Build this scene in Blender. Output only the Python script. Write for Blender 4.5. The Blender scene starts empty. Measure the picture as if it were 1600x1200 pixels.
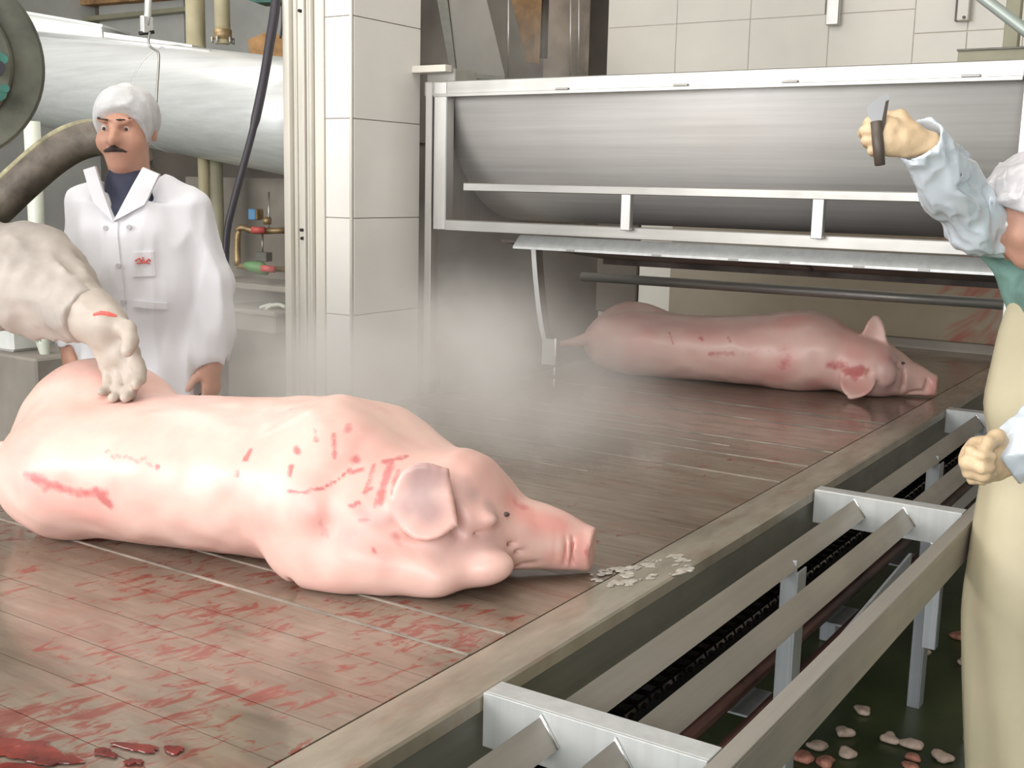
import bpy, bmesh, math, random
import numpy as np
from mathutils import Vector, Matrix
from mathutils.bvhtree import BVHTree

S = bpy.context.scene
COL = S.collection
rng = random.Random(7)

# ------------------------------------------------------------------ camera
F_PX = 1804.55
CAM = np.array([0.0, 0.0, 1.6])
R = np.array([[0.83541901, -0.11039465, 0.53841257],
              [0.54916602, 0.12813874, -0.82583119],
              [0.02217584, 0.98559296, 0.16767453]])
cam = bpy.data.cameras.new('camera')
cam.sensor_width = 36.0
cam.lens = 36.0 * F_PX / 1600.0
cam.clip_start = 0.05
co = bpy.data.objects.new('camera', cam)
COL.objects.link(co)
co.matrix_world = Matrix([list(R[0]) + [CAM[0]], list(R[1]) + [CAM[1]], list(R[2]) + [CAM[2]], [0, 0, 0, 1]])
S.camera = co

# ------------------------------------------------------------------ world, daylight, exposure
S.view_settings.view_transform = 'Standard'
S.view_settings.look = 'None'
S.view_settings.exposure = -0.12
S.view_settings.gamma = 1.0
S.view_settings.use_curve_mapping = False
W = bpy.data.worlds.new('world')
S.world = W
W.use_nodes = True
bg = W.node_tree.nodes['Background']
bg.inputs[0].default_value = (0.93, 0.96, 1.0, 1)
bg.inputs[1].default_value = 2.3


def area(name, loc, target, sx, sy, power, col=(1, 1, 1)):
    l = bpy.data.lights.new(name, 'AREA')
    l.shape = 'RECTANGLE'
    l.size, l.size_y = sx, sy
    l.energy = power
    l.color = col
    o = bpy.data.objects.new(name, l)
    COL.objects.link(o)
    o.location = loc
    d = Vector(target) - Vector(loc)
    o.rotation_euler = d.to_track_quat('-Z', 'Y').to_euler()
    return o


area('window_light', (-4.0, -3.0, 2.9), (-2.2, 3.0, 1.0), 3.5, 2.0, 215, (1.0, 0.975, 0.94))
area('added_fill_light', (0.6, -2.8, 2.4), (-1.7, 4.2, 1.1), 2.6, 1.8, 95, (1.0, 0.98, 0.95))  # added fill to brighten the far pig and trough, no known source
area('skylight_light', (-1.8, 1.7, 4.2), (-1.9, 2.1, 0.0), 3.0, 2.0, 70, (1.0, 0.95, 0.88))
area('rear_skylight_light', (-5.4, 3.2, 4.2), (-5.2, 3.4, 0.0), 2.0, 2.0, 60, (1.0, 0.98, 0.95))
for c in ('volume_bounces',):
    setattr(S.cycles, c, 4)
S.cycles.max_bounces = 8


# ------------------------------------------------------------------ pixel helpers (1600 x 1200 photograph)
def ray(px, py):
    return R @ np.array([px - 800.0, -(py - 600.0), -F_PX]) / F_PX


def P(px, py, D):
    return Vector(CAM + ray(px, py) * D)


def PZ(px, py, z):
    d = ray(px, py)
    return Vector(CAM + d * ((z - CAM[2]) / d[2]))


def PY(px, py, y):
    d = ray(px, py)
    return Vector(CAM + d * (y / d[1]))


# ------------------------------------------------------------------ materials
def newmat(name):
    m = bpy.data.materials.new(name)
    m.use_nodes = True
    nt = m.node_tree
    return m, nt, nt.nodes, nt.links, nt.nodes['Principled BSDF']


def N(nt, t, **kw):
    n = nt.nodes.new(t)
    for k, v in kw.items():
        if k.startswith('i_'):
            n.inputs[k[2:].replace('_', ' ')].default_value = v
        else:
            setattr(n, k, v)
    return n


def ramp(nt, fac, stops):
    r = nt.nodes.new('ShaderNodeValToRGB')
    e = r.color_ramp.elements
    while len(e) < len(stops):
        e.new(0.5)
    for i, (p, c) in enumerate(stops):
        e[i].position = p
        e[i].color = (c[0], c[1], c[2], 1) if not isinstance(c, float) else (c, c, c, 1)
    nt.links.new(fac, r.inputs[0])
    return r.outputs[0]


def noise(nt, vec=None, scale=5.0, detail=3.0, rough=0.5, dist=0.0):
    n = nt.nodes.new('ShaderNodeTexNoise')
    n.inputs['Scale'].default_value = scale
    n.inputs['Detail'].default_value = detail
    n.inputs['Roughness'].default_value = rough
    n.inputs['Distortion'].default_value = dist
    if vec is not None:
        nt.links.new(vec, n.inputs['Vector'])
    return n.outputs['Fac']


def pos(nt, scale=(1, 1, 1), rot=(0, 0, 0), src='Position'):
    if src == 'Position':
        g = nt.nodes.new('ShaderNodeNewGeometry').outputs['Position']
    else:
        g = nt.nodes.new('ShaderNodeTexCoord').outputs[src]
    m = nt.nodes.new('ShaderNodeMapping')
    m.vector_type = 'TEXTURE' if False else 'POINT'
    m.inputs['Scale'].default_value = scale
    m.inputs['Rotation'].default_value = rot
    nt.links.new(g, m.inputs['Vector'])
    return m.outputs[0]


def mixc(nt, fac, a, b, blend='MIX'):
    m = nt.nodes.new('ShaderNodeMix')
    m.data_type = 'RGBA'
    m.blend_type = blend
    for s, v in ((0, fac), (6, a), (7, b)):
        if isinstance(v, (int, float)):
            m.inputs[s].default_value = v
        elif isinstance(v, tuple):
            m.inputs[s].default_value = (v[0], v[1], v[2], 1)
        else:
            nt.links.new(v, m.inputs[s])
    return m.outputs[2]


def math_(nt, op, a, b=0.0, c=None):
    m = nt.nodes.new('ShaderNodeMath')
    m.operation = op
    for i, v in enumerate((a, b) if c is None else (a, b, c)):
        if isinstance(v, (int, float)):
            m.inputs[i].default_value = v
        else:
            nt.links.new(v, m.inputs[i])
    return m.outputs[0]


def bump(nt, h, strength=0.2, dist=0.01):
    b = nt.nodes.new('ShaderNodeBump')
    b.inputs['Strength'].default_value = strength
    b.inputs['Distance'].default_value = dist
    nt.links.new(h, b.inputs['Height'])
    return b.outputs[0]


def simple(name, col, rough=0.5, metal=0.0, var=0.12, scale=6.0, bmp=0.0, spec=0.5, obj=False, stretch=(1, 1, 1), alpha=None, coat=0.0):
    m, nt, no, li, b = newmat(name)
    v = pos(nt, stretch, src='Object' if obj else 'Position')
    n = noise(nt, v, scale, 4.0, 0.55)
    c2 = tuple(max(0, x * (1 - var * 2.2)) for x in col)
    c1 = tuple(min(1, x * (1 + var)) for x in col)
    li.new(ramp(nt, n, [(0.3, c2), (0.7, c1)]), b.inputs['Base Color'])
    b.inputs['Roughness'].default_value = rough
    b.inputs['Metallic'].default_value = metal
    b.inputs['Specular IOR Level'].default_value = spec
    if coat:
        b.inputs['Coat Weight'].default_value = coat
        b.inputs['Coat Roughness'].default_value = 0.15
    if alpha is not None:
        b.inputs['Alpha'].default_value = alpha
    if bmp:
        li.new(bump(nt, noise(nt, v, scale * 6, 4.0), bmp, 0.004), b.inputs['Normal'])
    return m


def brushed(name, col, rough=0.35, axis=0, metal=0.85, dirt=0.25):
    """stainless or galvanised sheet with streaks running along one axis"""
    m, nt, no, li, b = newmat(name)
    sc = [40, 40, 40]
    sc[axis] = 1.0
    st = noise(nt, pos(nt, tuple(sc)), 1.0, 4.0, 0.6)
    bl = noise(nt, pos(nt), 3.0, 4.0, 0.6)
    base = ramp(nt, st, [(0.25, tuple(x * 0.86 for x in col)), (0.75, tuple(min(1, x * 1.08) for x in col))])
    base = mixc(nt, math_(nt, 'MULTIPLY', ramp(nt, bl, [(0.45, 0.0), (0.8, 1.0)]), dirt), base, tuple(x * 0.55 for x in col))
    li.new(base, b.inputs['Base Color'])
    li.new(ramp(nt, bl, [(0.3, rough * 0.8), (0.7, min(1.0, rough * 1.3))]), b.inputs['Roughness'])
    b.inputs['Metallic'].default_value = metal
    li.new(bump(nt, st, 0.06, 0.003), b.inputs['Normal'])
    return m


M = {}
M['steel'] = brushed('stainless_steel', (0.42, 0.41, 0.385), 0.38, 0)
M['steel_v'] = brushed('stainless_upright', (0.60, 0.59, 0.57), 0.36, 2)
M['steel_y'] = brushed('steel_angle', (0.37, 0.34, 0.30), 0.45, 1, 0.45, 0.2)
M['galv'] = brushed('galvanised_sheet', (0.70, 0.71, 0.70), 0.36, 0, 0.35, 0.12)
M['trough'] = brushed('trough_steel', (0.72, 0.70, 0.675), 0.5, 0, 0.3, 0.08)
M['darkmetal'] = simple('dark_wet_metal', (0.05, 0.042, 0.04), 0.35, 0.5, 0.3)
M['sideplate'] = brushed('side_plate', (0.20, 0.195, 0.165), 0.5, 1, 0.4, 0.3)
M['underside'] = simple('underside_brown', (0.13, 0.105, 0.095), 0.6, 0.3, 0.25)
M['whitecoat'] = simple('white_cotton', (0.76, 0.76, 0.80), 0.85, 0, 0.02, 5, 0.12)
M['navy'] = simple('navy_shirt', (0.055, 0.06, 0.10), 0.8, 0, 0.1)
M['skin'] = simple('skin', (0.60, 0.32, 0.23), 0.5, 0, 0.08, 9)
M['moustache'] = simple('dark_hair', (0.06, 0.04, 0.035), 0.8, 0, 0.2, 60)
M['greyhair'] = simple('grey_hair', (0.45, 0.43, 0.42), 0.8, 0, 0.2, 60)
M['hairnet'] = simple('hairnet_white', (0.62, 0.62, 0.63), 0.7, 0, 0.06, 30, 0.3)
M['plastic'] = simple('clear_plastic_sleeve', (0.66, 0.72, 0.78), 0.2, 0, 0.06, 8, 0.15, 0.7)
M['capplastic'] = simple('plastic_cap', (0.62, 0.60, 0.62), 0.25, 0, 0.08, 12, 0.2, 0.7)
M['sleeveshaded'] = simple('shade_darkened_sleeve', (0.47, 0.415, 0.37), 0.7, 0, 0.12, 8, 0.2)  # white sleeve, colour darkened to stand for shade on the arm
M['glove'] = simple('latex_glove', (0.72, 0.53, 0.33), 0.42, 0, 0.10, 14, 0.25)
M['gloveleft'] = simple('shade_darkened_glove', (0.48, 0.41, 0.35), 0.5, 0, 0.06, 12, 0.2)  # glove colour lowered with the sleeve, shade put into the tone
M['green'] = simple('green_scrubs', (0.17, 0.30, 0.26), 0.8, 0, 0.12, 12, 0.2)
M['apron'] = simple('cream_apron', (0.55, 0.49, 0.335), 0.45, 0, 0.06, 4, 0.06)
M['apronleft'] = simple('yellow_apron', (0.55, 0.43, 0.22), 0.5, 0, 0.1, 4, 0.06)
M['trousers'] = simple('dark_trousers', (0.05, 0.06, 0.09), 0.8, 0, 0.1)
M['boot'] = simple('white_rubber_boot', (0.62, 0.66, 0.62), 0.4, 0, 0.08)
M['cream'] = simple('cream_tile', (0.76, 0.72, 0.64), 0.35, 0, 0.04, 2.0)
M['coltile'] = simple('white_column_tile', (0.84, 0.81, 0.765), 0.3, 0, 0.03, 2.5)
M['grout'] = simple('grout', (0.66, 0.61, 0.53), 0.8, 0, 0.06)
M['concrete'] = simple('grey_plaster', (0.52, 0.52, 0.49), 0.85, 0, 0.1, 1.6, 0.1)
M['darkwall'] = simple('stained_plaster', (0.165, 0.142, 0.12), 0.9, 0, 0.2, 1.3, 0.1)
M['ceiling'] = simple('ceiling_paint', (0.62, 0.60, 0.57), 0.9, 0, 0.05)
M['yellowpipe'] = simple('cream_painted_pipe', (0.66, 0.58, 0.38), 0.35, 0.2, 0.08)
M['palepipe'] = simple('pale_plastic_pipe', (0.72, 0.74, 0.64), 0.35, 0, 0.05)
M['rust'] = simple('rusty_steel', (0.50, 0.29, 0.13), 0.8, 0.2, 0.25, 9, 0.2)
M['rustdark'] = simple('rust_dark', (0.10, 0.065, 0.05), 0.8, 0.2, 0.3, 9)
M['chute'] = simple('grey_chute', (0.27, 0.25, 0.22), 0.5, 0.4, 0.08, 3)
M['black'] = simple('black_rubber', (0.035, 0.03, 0.04), 0.45, 0, 0.1)
M['hose'] = simple('brown_hose', (0.15, 0.125, 0.10), 0.6, 0, 0.25, 14, 0.3)
M['hosetop'] = simple('worn_hose_edge', (0.40, 0.36, 0.22), 0.6, 0, 0.25, 20, 0.2)
M['motor'] = simple('green_grey_paint', (0.145, 0.15, 0.115), 0.6, 0.2, 0.3, 7, 0.2)
M['teal'] = simple('teal_paint', (0.04, 0.17, 0.13), 0.55, 0, 0.3, 12)
M['brass'] = simple('brass', (0.42, 0.30, 0.16), 0.45, 0.6, 0.25, 14)
M['red'] = simple('red_handle', (0.62, 0.11, 0.10), 0.4, 0, 0.05)
M['blue'] = simple('blue_handle', (0.13, 0.30, 0.52), 0.4, 0, 0.05)
M['valvegreen'] = simple('green_valve', (0.16, 0.33, 0.14), 0.45, 0, 0.1)
M['whiteplastic'] = simple('white_plastic', (0.78, 0.79, 0.76), 0.4, 0, 0.04)
M['olive'] = simple('olive_painted_beam', (0.36, 0.34, 0.24), 0.55, 0.1, 0.06)
M['bluegreenpipe'] = simple('grey_green_pipe', (0.46, 0.52, 0.48), 0.35, 0.2, 0.06)
M['knife'] = simple('knife_steel', (0.60, 0.61, 0.63), 0.25, 0.35, 0.05)
M['handle'] = simple('knife_handle', (0.09, 0.07, 0.055), 0.45, 0, 0.1)
M['fat'] = simple('fat_scrap', (0.68, 0.52, 0.42), 0.4, 0, 0.18, 30, 0.2, obj=True)
M['flesh'] = simple('flesh_scrap', (0.62, 0.27, 0.19), 0.35, 0, 0.3, 30, 0.2, obj=True)
M['redrail'] = simple('red_brown_rail', (0.11, 0.05, 0.042), 0.4, 0.3, 0.3)
M['galvleg'] = brushed('galvanised_leg', (0.50, 0.52, 0.54), 0.5, 2, 0.6, 0.2)
M['eye'] = simple('eye_dark', (0.10, 0.055, 0.06), 0.3, 0, 0.1)
M['emblem'] = simple('red_embroidery', (0.75, 0.14, 0.12), 0.8, 0, 0.05)
M['button'] = simple('button', (0.55, 0.55, 0.58), 0.4, 0, 0.05)
M['water'] = simple('water_drip', (0.85, 0.85, 0.85), 0.08, 0, 0.02)
M['foam'] = simple('wet_foam', (0.50, 0.46, 0.40), 0.35, 0, 0.15, 40)
M['edgeglint'] = simple('painted_edge_glint', (0.31, 0.265, 0.22), 0.55, 0.0, 0.25, 12)  # pale tone standing for light on the slat edges
M['chain'] = simple('wet_chain', (0.06, 0.05, 0.045), 0.12, 0.8, 0.3, 60)
M['bright'] = simple('bright_weld', (0.85, 0.85, 0.85), 0.18, 0.9, 0.05)
M['darksteel'] = brushed('dull_shaft', (0.36, 0.345, 0.33), 0.45, 0, 0.6, 0.2)
M['stain'] = simple('rust_stained_panel', (0.38, 0.31, 0.25), 0.8, 0, 0.25, 3.5)
M['crossbar'] = brushed('cross_bar_steel', (0.58, 0.595, 0.59), 0.4, 2, 0.4, 0.15)
M['track'] = brushed('pale_track', (0.70, 0.67, 0.60), 0.4, 2, 0.2, 0.2)
M['midwall'] = simple('brown_grey_plaster', (0.31, 0.275, 0.235), 0.9, 0, 0.2, 1.8, 0.1)
M['hoof'] = simple('hoof_horn', (0.50, 0.40, 0.30), 0.5, 0, 0.15)


def floor_mat():
    m, nt, no, li, b = newmat('green_floor')
    n = noise(nt, pos(nt), 2.2, 5.0, 0.6)
    c = ramp(nt, n, [(0.3, (0.035, 0.050, 0.020)), (0.7, (0.080, 0.105, 0.042))])
    s = ramp(nt, noise(nt, pos(nt, (1, 2.6, 1), (0, 0, 0.5)), 3.0, 4.0, 0.6, 0.6), [(0.60, 0.0), (0.68, 1.0)])
    li.new(mixc(nt, math_(nt, 'MULTIPLY', s, 0.7), c, (0.05, 0.016, 0.014)), b.inputs['Base Color'])
    b.inputs['Roughness'].default_value = 0.35
    li.new(bump(nt, noise(nt, pos(nt), 40, 3), 0.1, 0.003), b.inputs['Normal'])
    return m


M['floor'] = floor_mat()


def deck_mat():
    """wet brown-grey steel slats with blood smeared along the slats and droplets towards the front"""
    m, nt, no, li, b = newmat('wet_steel_slats')
    p = pos(nt)
    sep = N(nt, 'ShaderNodeSeparateXYZ')
    li.new(nt.nodes.new('ShaderNodeNewGeometry').outputs['Position'], sep.inputs[0])
    X, Y = sep.outputs[0], sep.outputs[1]
    big = noise(nt, pos(nt, (1, 1, 1)), 2.4, 4.0, 0.6)
    fine = noise(nt, pos(nt, (2.2, 16, 1)), 3.0, 4.0, 0.6)
    base = ramp(nt, big, [(0.32, (0.155, 0.112, 0.078)), (0.68, (0.30, 0.24, 0.185))])
    base = mixc(nt, 0.35, base, ramp(nt, fine, [(0.3, (0.17, 0.135, 0.105)), (0.7, (0.41, 0.345, 0.28))]))
    # thin washed blood film
    film = noise(nt, pos(nt, (1.0, 1.8, 1), (0, 0, 0.35)), 4.5, 4.0, 0.6, 0.5)
    filmf = ramp(nt, film, [(0.52, 0.0), (0.70, 1.0)])
    base = mixc(nt, math_(nt, 'MULTIPLY', filmf, 0.22), base, (0.36, 0.10, 0.065))
    # clots and smears: streaks elongated along one direction, thicker towards the near end
    rotv = pos(nt, (1, 1, 1), (0, 0, math.radians(-75)))
    mp = N(nt, 'ShaderNodeMapping')
    mp.inputs['Scale'].default_value = (15.0, 36.0, 1)
    li.new(rotv, mp.inputs[0])
    clot = noise(nt, mp.outputs[0], 1.0, 5.0, 0.62, 0.9)
    mp2 = N(nt, 'ShaderNodeMapping')
    mp2.inputs['Scale'].default_value = (1.3, 1.8, 1)
    mp2.inputs['Location'].default_value = (3.7, 1.1, 0)
    li.new(rotv, mp2.inputs[0])
    reg = noise(nt, mp2.outputs[0], 1.6, 2.0, 0.5)
    near = N(nt, 'ShaderNodeMapRange')
    near.inputs[1].default_value = 0.85
    near.inputs[2].default_value = 1.75
    near.inputs[3].default_value = 0.085
    near.inputs[4].default_value = -0.045
    li.new(Y, near.inputs[0])
    far = N(nt, 'ShaderNodeMapRange')
    far.inputs[1].default_value = 1.9
    far.inputs[2].default_value = 3.4
    far.inputs[3].default_value = 0.0
    far.inputs[4].default_value = -0.075
    li.new(Y, far.inputs[0])
    v = math_(nt, 'ADD', clot, math_(nt, 'MULTIPLY', math_(nt, 'SUBTRACT', reg, 0.5), 0.62))
    v = math_(nt, 'ADD', v, math_(nt, 'ADD', near.outputs[0], far.outputs[0]))
    bl = ramp(nt, v, [(0.59, 0.0), (0.67, 1.0)])
    base = mixc(nt, math_(nt, 'MULTIPLY', bl, 0.86), base, mixc(nt, ramp(nt, v, [(0.66, 0.0), (0.85, 1.0)]), (0.25, 0.055, 0.04), (0.17, 0.02, 0.014)))
    li.new(base, b.inputs['Base Color'])
    b.inputs['Metallic'].default_value = 0.25
    rr = ramp(nt, noise(nt, pos(nt, (1.5, 6, 1)), 4.0, 3.0), [(0.3, 0.07), (0.7, 0.27)])
    li.new(rr, b.inputs['Roughness'])
    b.inputs['Specular IOR Level'].default_value = 0.6
    h = math_(nt, 'ADD', math_(nt, 'MULTIPLY', bl, 0.5), math_(nt, 'MULTIPLY', noise(nt, pos(nt, (8, 20, 8)), 3.0, 3.0), 0.6))
    li.new(bump(nt, h, 0.05, 0.004), b.inputs['Normal'])
    return m


M['deck'] = deck_mat()


def flange_mat():
    m, nt, no, li, b = newmat('wet_steel_flange')
    n = noise(nt, pos(nt, (6, 1.5, 1)), 3.0, 5.0, 0.6)
    c = ramp(nt, n, [(0.3, (0.27, 0.235, 0.18)), (0.7, (0.45, 0.405, 0.33))])
    r = ramp(nt, noise(nt, pos(nt, (2, 1, 1)), 6.0, 3.0, 0.6, 0.6), [(0.60, 0.0), (0.72, 1.0)])
    li.new(mixc(nt, math_(nt, 'MULTIPLY', r, 0.4), c, (0.34, 0.13, 0.07)), b.inputs['Base Color'])
    b.inputs['Metallic'].default_value = 0.35
    b.inputs['Roughness'].default_value = 0.26
    return m


M['flange'] = flange_mat()


def backwall_mat():
    m, nt, no, li, b = newmat('shaded_blood_splashed_wall')
    n = noise(nt, pos(nt), 1.5, 4.0, 0.6)
    c = ramp(nt, n, [(0.3, (0.30, 0.25, 0.18)), (0.7, (0.38, 0.325, 0.24))])  # beige base darkened to carry the shade under the machine
    sep = N(nt, 'ShaderNodeSeparateXYZ')
    li.new(nt.nodes.new('ShaderNodeNewGeometry').outputs['Position'], sep.inputs[0])
    mr = N(nt, 'ShaderNodeMapRange')
    mr.inputs[1].default_value, mr.inputs[2].default_value = -1.75, -1.25
    mr.inputs[3].default_value, mr.inputs[4].default_value = -0.2, 0.16
    li.new(sep.outputs[0], mr.inputs[0])
    mp = N(nt, 'ShaderNodeMapping')
    mp.inputs['Scale'].default_value = (7.0, 1.0, 2.2)
    li.new(pos(nt, (1, 1, 1), (0, -0.75, 0)), mp.inputs[0])
    s = math_(nt, 'ADD', noise(nt, mp.outputs[0], 1.3, 4.0, 0.6, 0.5), mr.outputs[0])
    li.new(mixc(nt, ramp(nt, s, [(0.64, 0.0), (0.80, 0.8)]), c, (0.36, 0.06, 0.04)), b.inputs['Base Color'])
    b.inputs['Roughness'].default_value = 0.4
    return m


M['backpanel'] = backwall_mat()


def pig_mat():
    m, nt, no, li, b = newmat('scalded_pig_skin')
    a = N(nt, 'ShaderNodeAttribute', attribute_name='marks')
    sep = N(nt, 'ShaderNodeSeparateColor')
    li.new(a.outputs['Color'], sep.inputs[0])
    v = pos(nt, src='Object')
    n = noise(nt, v, 5.0, 4.0, 0.6)
    base = ramp(nt, n, [(0.3, (0.77, 0.46, 0.40)), (0.7, (0.82, 0.575, 0.50))])
    pk = ramp(nt, noise(nt, v, 9.0, 3.0, 0.6, 0.4), [(0.5, 0.0), (0.72, 1.0)])
    base = mixc(nt, math_(nt, 'MULTIPLY', pk, 0.35), base, (0.78, 0.40, 0.36))
    base = mixc(nt, math_(nt, 'MULTIPLY', sep.outputs[1], 0.85), base, (0.74, 0.31, 0.27))
    nz = noise(nt, v, 60.0, 3.0)
    mk = ramp(nt, math_(nt, 'ADD', sep.outputs[0], math_(nt, 'MULTIPLY', math_(nt, 'SUBTRACT', nz, 0.5), 0.9)), [(0.18, 0.0), (0.70, 1.0)])
    base = mixc(nt, math_(nt, 'MULTIPLY', mk, 0.8), base, (0.55, 0.12, 0.125))
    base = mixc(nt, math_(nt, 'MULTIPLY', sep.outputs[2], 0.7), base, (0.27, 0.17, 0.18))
    li.new(base, b.inputs['Base Color'])
    b.inputs['Roughness'].default_value = 0.42
    b.inputs['Subsurface Weight'].default_value = 0.12
    b.inputs['Subsurface Radius'].default_value = (0.02, 0.008, 0.005)
    b.inputs['Subsurface Scale'].default_value = 1.0
    b.inputs['Coat Weight'].default_value = 0.15
    b.inputs['Coat Roughness'].default_value = 0.2
    li.new(bump(nt, noise(nt, v, 28.0, 4.0, 0.6), 0.10, 0.006), b.inputs['Normal'])
    return m


M['pig'] = pig_mat()


# ------------------------------------------------------------------ object helpers
def tag(o, label=None, cat=None, group=None, kind=None):
    if label:
        o['label'] = label
    if cat:
        o['category'] = cat
    if group:
        o['group'] = group
    if kind:
        o['kind'] = kind
    return o


def empty(name, loc=(0, 0, 0), label=None, cat=None, group=None, kind=None):
    o = bpy.data.objects.new(name, None)
    COL.objects.link(o)
    o.location = loc
    o.empty_display_size = 0.1
    return tag(o, label, cat, group, kind)


def link(name, me, mat=None, parent=None, smooth=False):
    if mat is not None:
        me.materials.append(M[mat] if isinstance(mat, str) else mat)
    if smooth:
        me.polygons.foreach_set('use_smooth', [True] * len(me.polygons))
    o = bpy.data.objects.new(name, me)
    COL.objects.link(o)
    if parent is not None:
        o.parent = parent
        o.matrix_parent_inverse = parent_inv(parent)
    return o


def parent_inv(p):
    m = Matrix.Identity(4)
    q = p
    while q is not None:
        m = Matrix.Translation(q.location) @ q.rotation_euler.to_matrix().to_4x4() @ m if q.parent is None else (Matrix.Translation(q.location) @ q.rotation_euler.to_matrix().to_4x4()) @ m
        q = q.parent
    return m.inverted()


def bm_obj(name, bm, mat=None, parent=None, smooth=False):
    me = bpy.data.meshes.new(name)
    bmesh.ops.recalc_face_normals(bm, faces=bm.faces)
    bm.to_mesh(me)
    bm.free()
    return link(name, me, mat, parent, smooth)


def bm_box(bm, lo, hi, bev=0.0):
    r = bmesh.ops.create_cube(bm, size=1.0)
    vs = r['verts']
    for v in vs:
        for k in range(3):
            v.co[k] = lo[k] if v.co[k] < 0 else hi[k]
    if bev:
        es = list({e for v in vs for e in v.link_edges})
        bmesh.ops.bevel(bm, geom=es, offset=bev, segments=1, affect='EDGES', profile=0.5)


def box(name, lo, hi, mat, parent=None, bev=0.003):
    bm = bmesh.new()
    bm_box(bm, lo, hi, bev)
    return bm_obj(name, bm, mat, parent)


def bm_prism(bm, pts, depth):
    """closed outline of 3-D points extruded by a vector"""
    d = Vector(depth)
    a = [bm.verts.new(Vector(p)) for p in pts]
    b = [bm.verts.new(Vector(p) + d) for p in pts]
    n = len(pts)
    bm.faces.new(a)
    bm.faces.new(list(reversed(b)))
    for i in range(n):
        bm.faces.new((a[i], a[(i + 1) % n], b[(i + 1) % n], b[i]))


def bm_tube(bm, pts, rad, seg=12, cap=True, flat=1.0, up=(0, 0, 1)):
    pts = [Vector(p) for p in pts]
    n = len(pts)
    rads = rad if isinstance(rad, (list, tuple)) else [rad] * n
    rings = []
    for i, p in enumerate(pts):
        t = (pts[min(i + 1, n - 1)] - pts[max(i - 1, 0)]).normalized()
        u = Vector(up)
        if abs(u.dot(t)) > 0.95:
            u = Vector((1, 0, 0))
        a = t.cross(u).normalized()
        c = a.cross(t).normalized()
        rings.append([bm.verts.new(p + (a * math.cos(2 * math.pi * k / seg) * flat + c * math.sin(2 * math.pi * k / seg)) * rads[i]) for k in range(seg)])
    for i in range(n - 1):
        for k in range(seg):
            bm.faces.new((rings[i][k], rings[i][(k + 1) % seg], rings[i + 1][(k + 1) % seg], rings[i + 1][k]))
    if cap:
        bm.faces.new(list(reversed(rings[0])))
        bm.faces.new(rings[-1])


def tube(name, pts, rad, mat, parent=None, seg=12, smooth=True, flat=1.0, up=(0, 0, 1)):
    bm = bmesh.new()
    bm_tube(bm, pts, rad, seg, True, flat, up)
    o = bm_obj(name, bm, mat, parent, False)
    if smooth:
        me = o.data
        me.polygons.foreach_set('use_smooth', [len(p.vertices) == 4 for p in me.polygons])
    return o


def spline(pts, n=6):
    """Catmull-Rom through points"""
    pts = [Vector(p) for p in pts]
    q = [pts[0] * 2 - pts[1]] + pts + [pts[-1] * 2 - pts[-2]]
    out = []
    for i in range(1, len(q) - 2):
        for k in range(n):
            t = k / n
            a, b, c, d = q[i - 1], q[i], q[i + 1], q[i + 2]
            out.append(0.5 * ((2 * b) + (c - a) * t + (2 * a - 5 * b + 4 * c - d) * t * t + (3 * b - a - 3 * c + d) * t ** 3))
    out.append(pts[-1])
    return out


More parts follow.
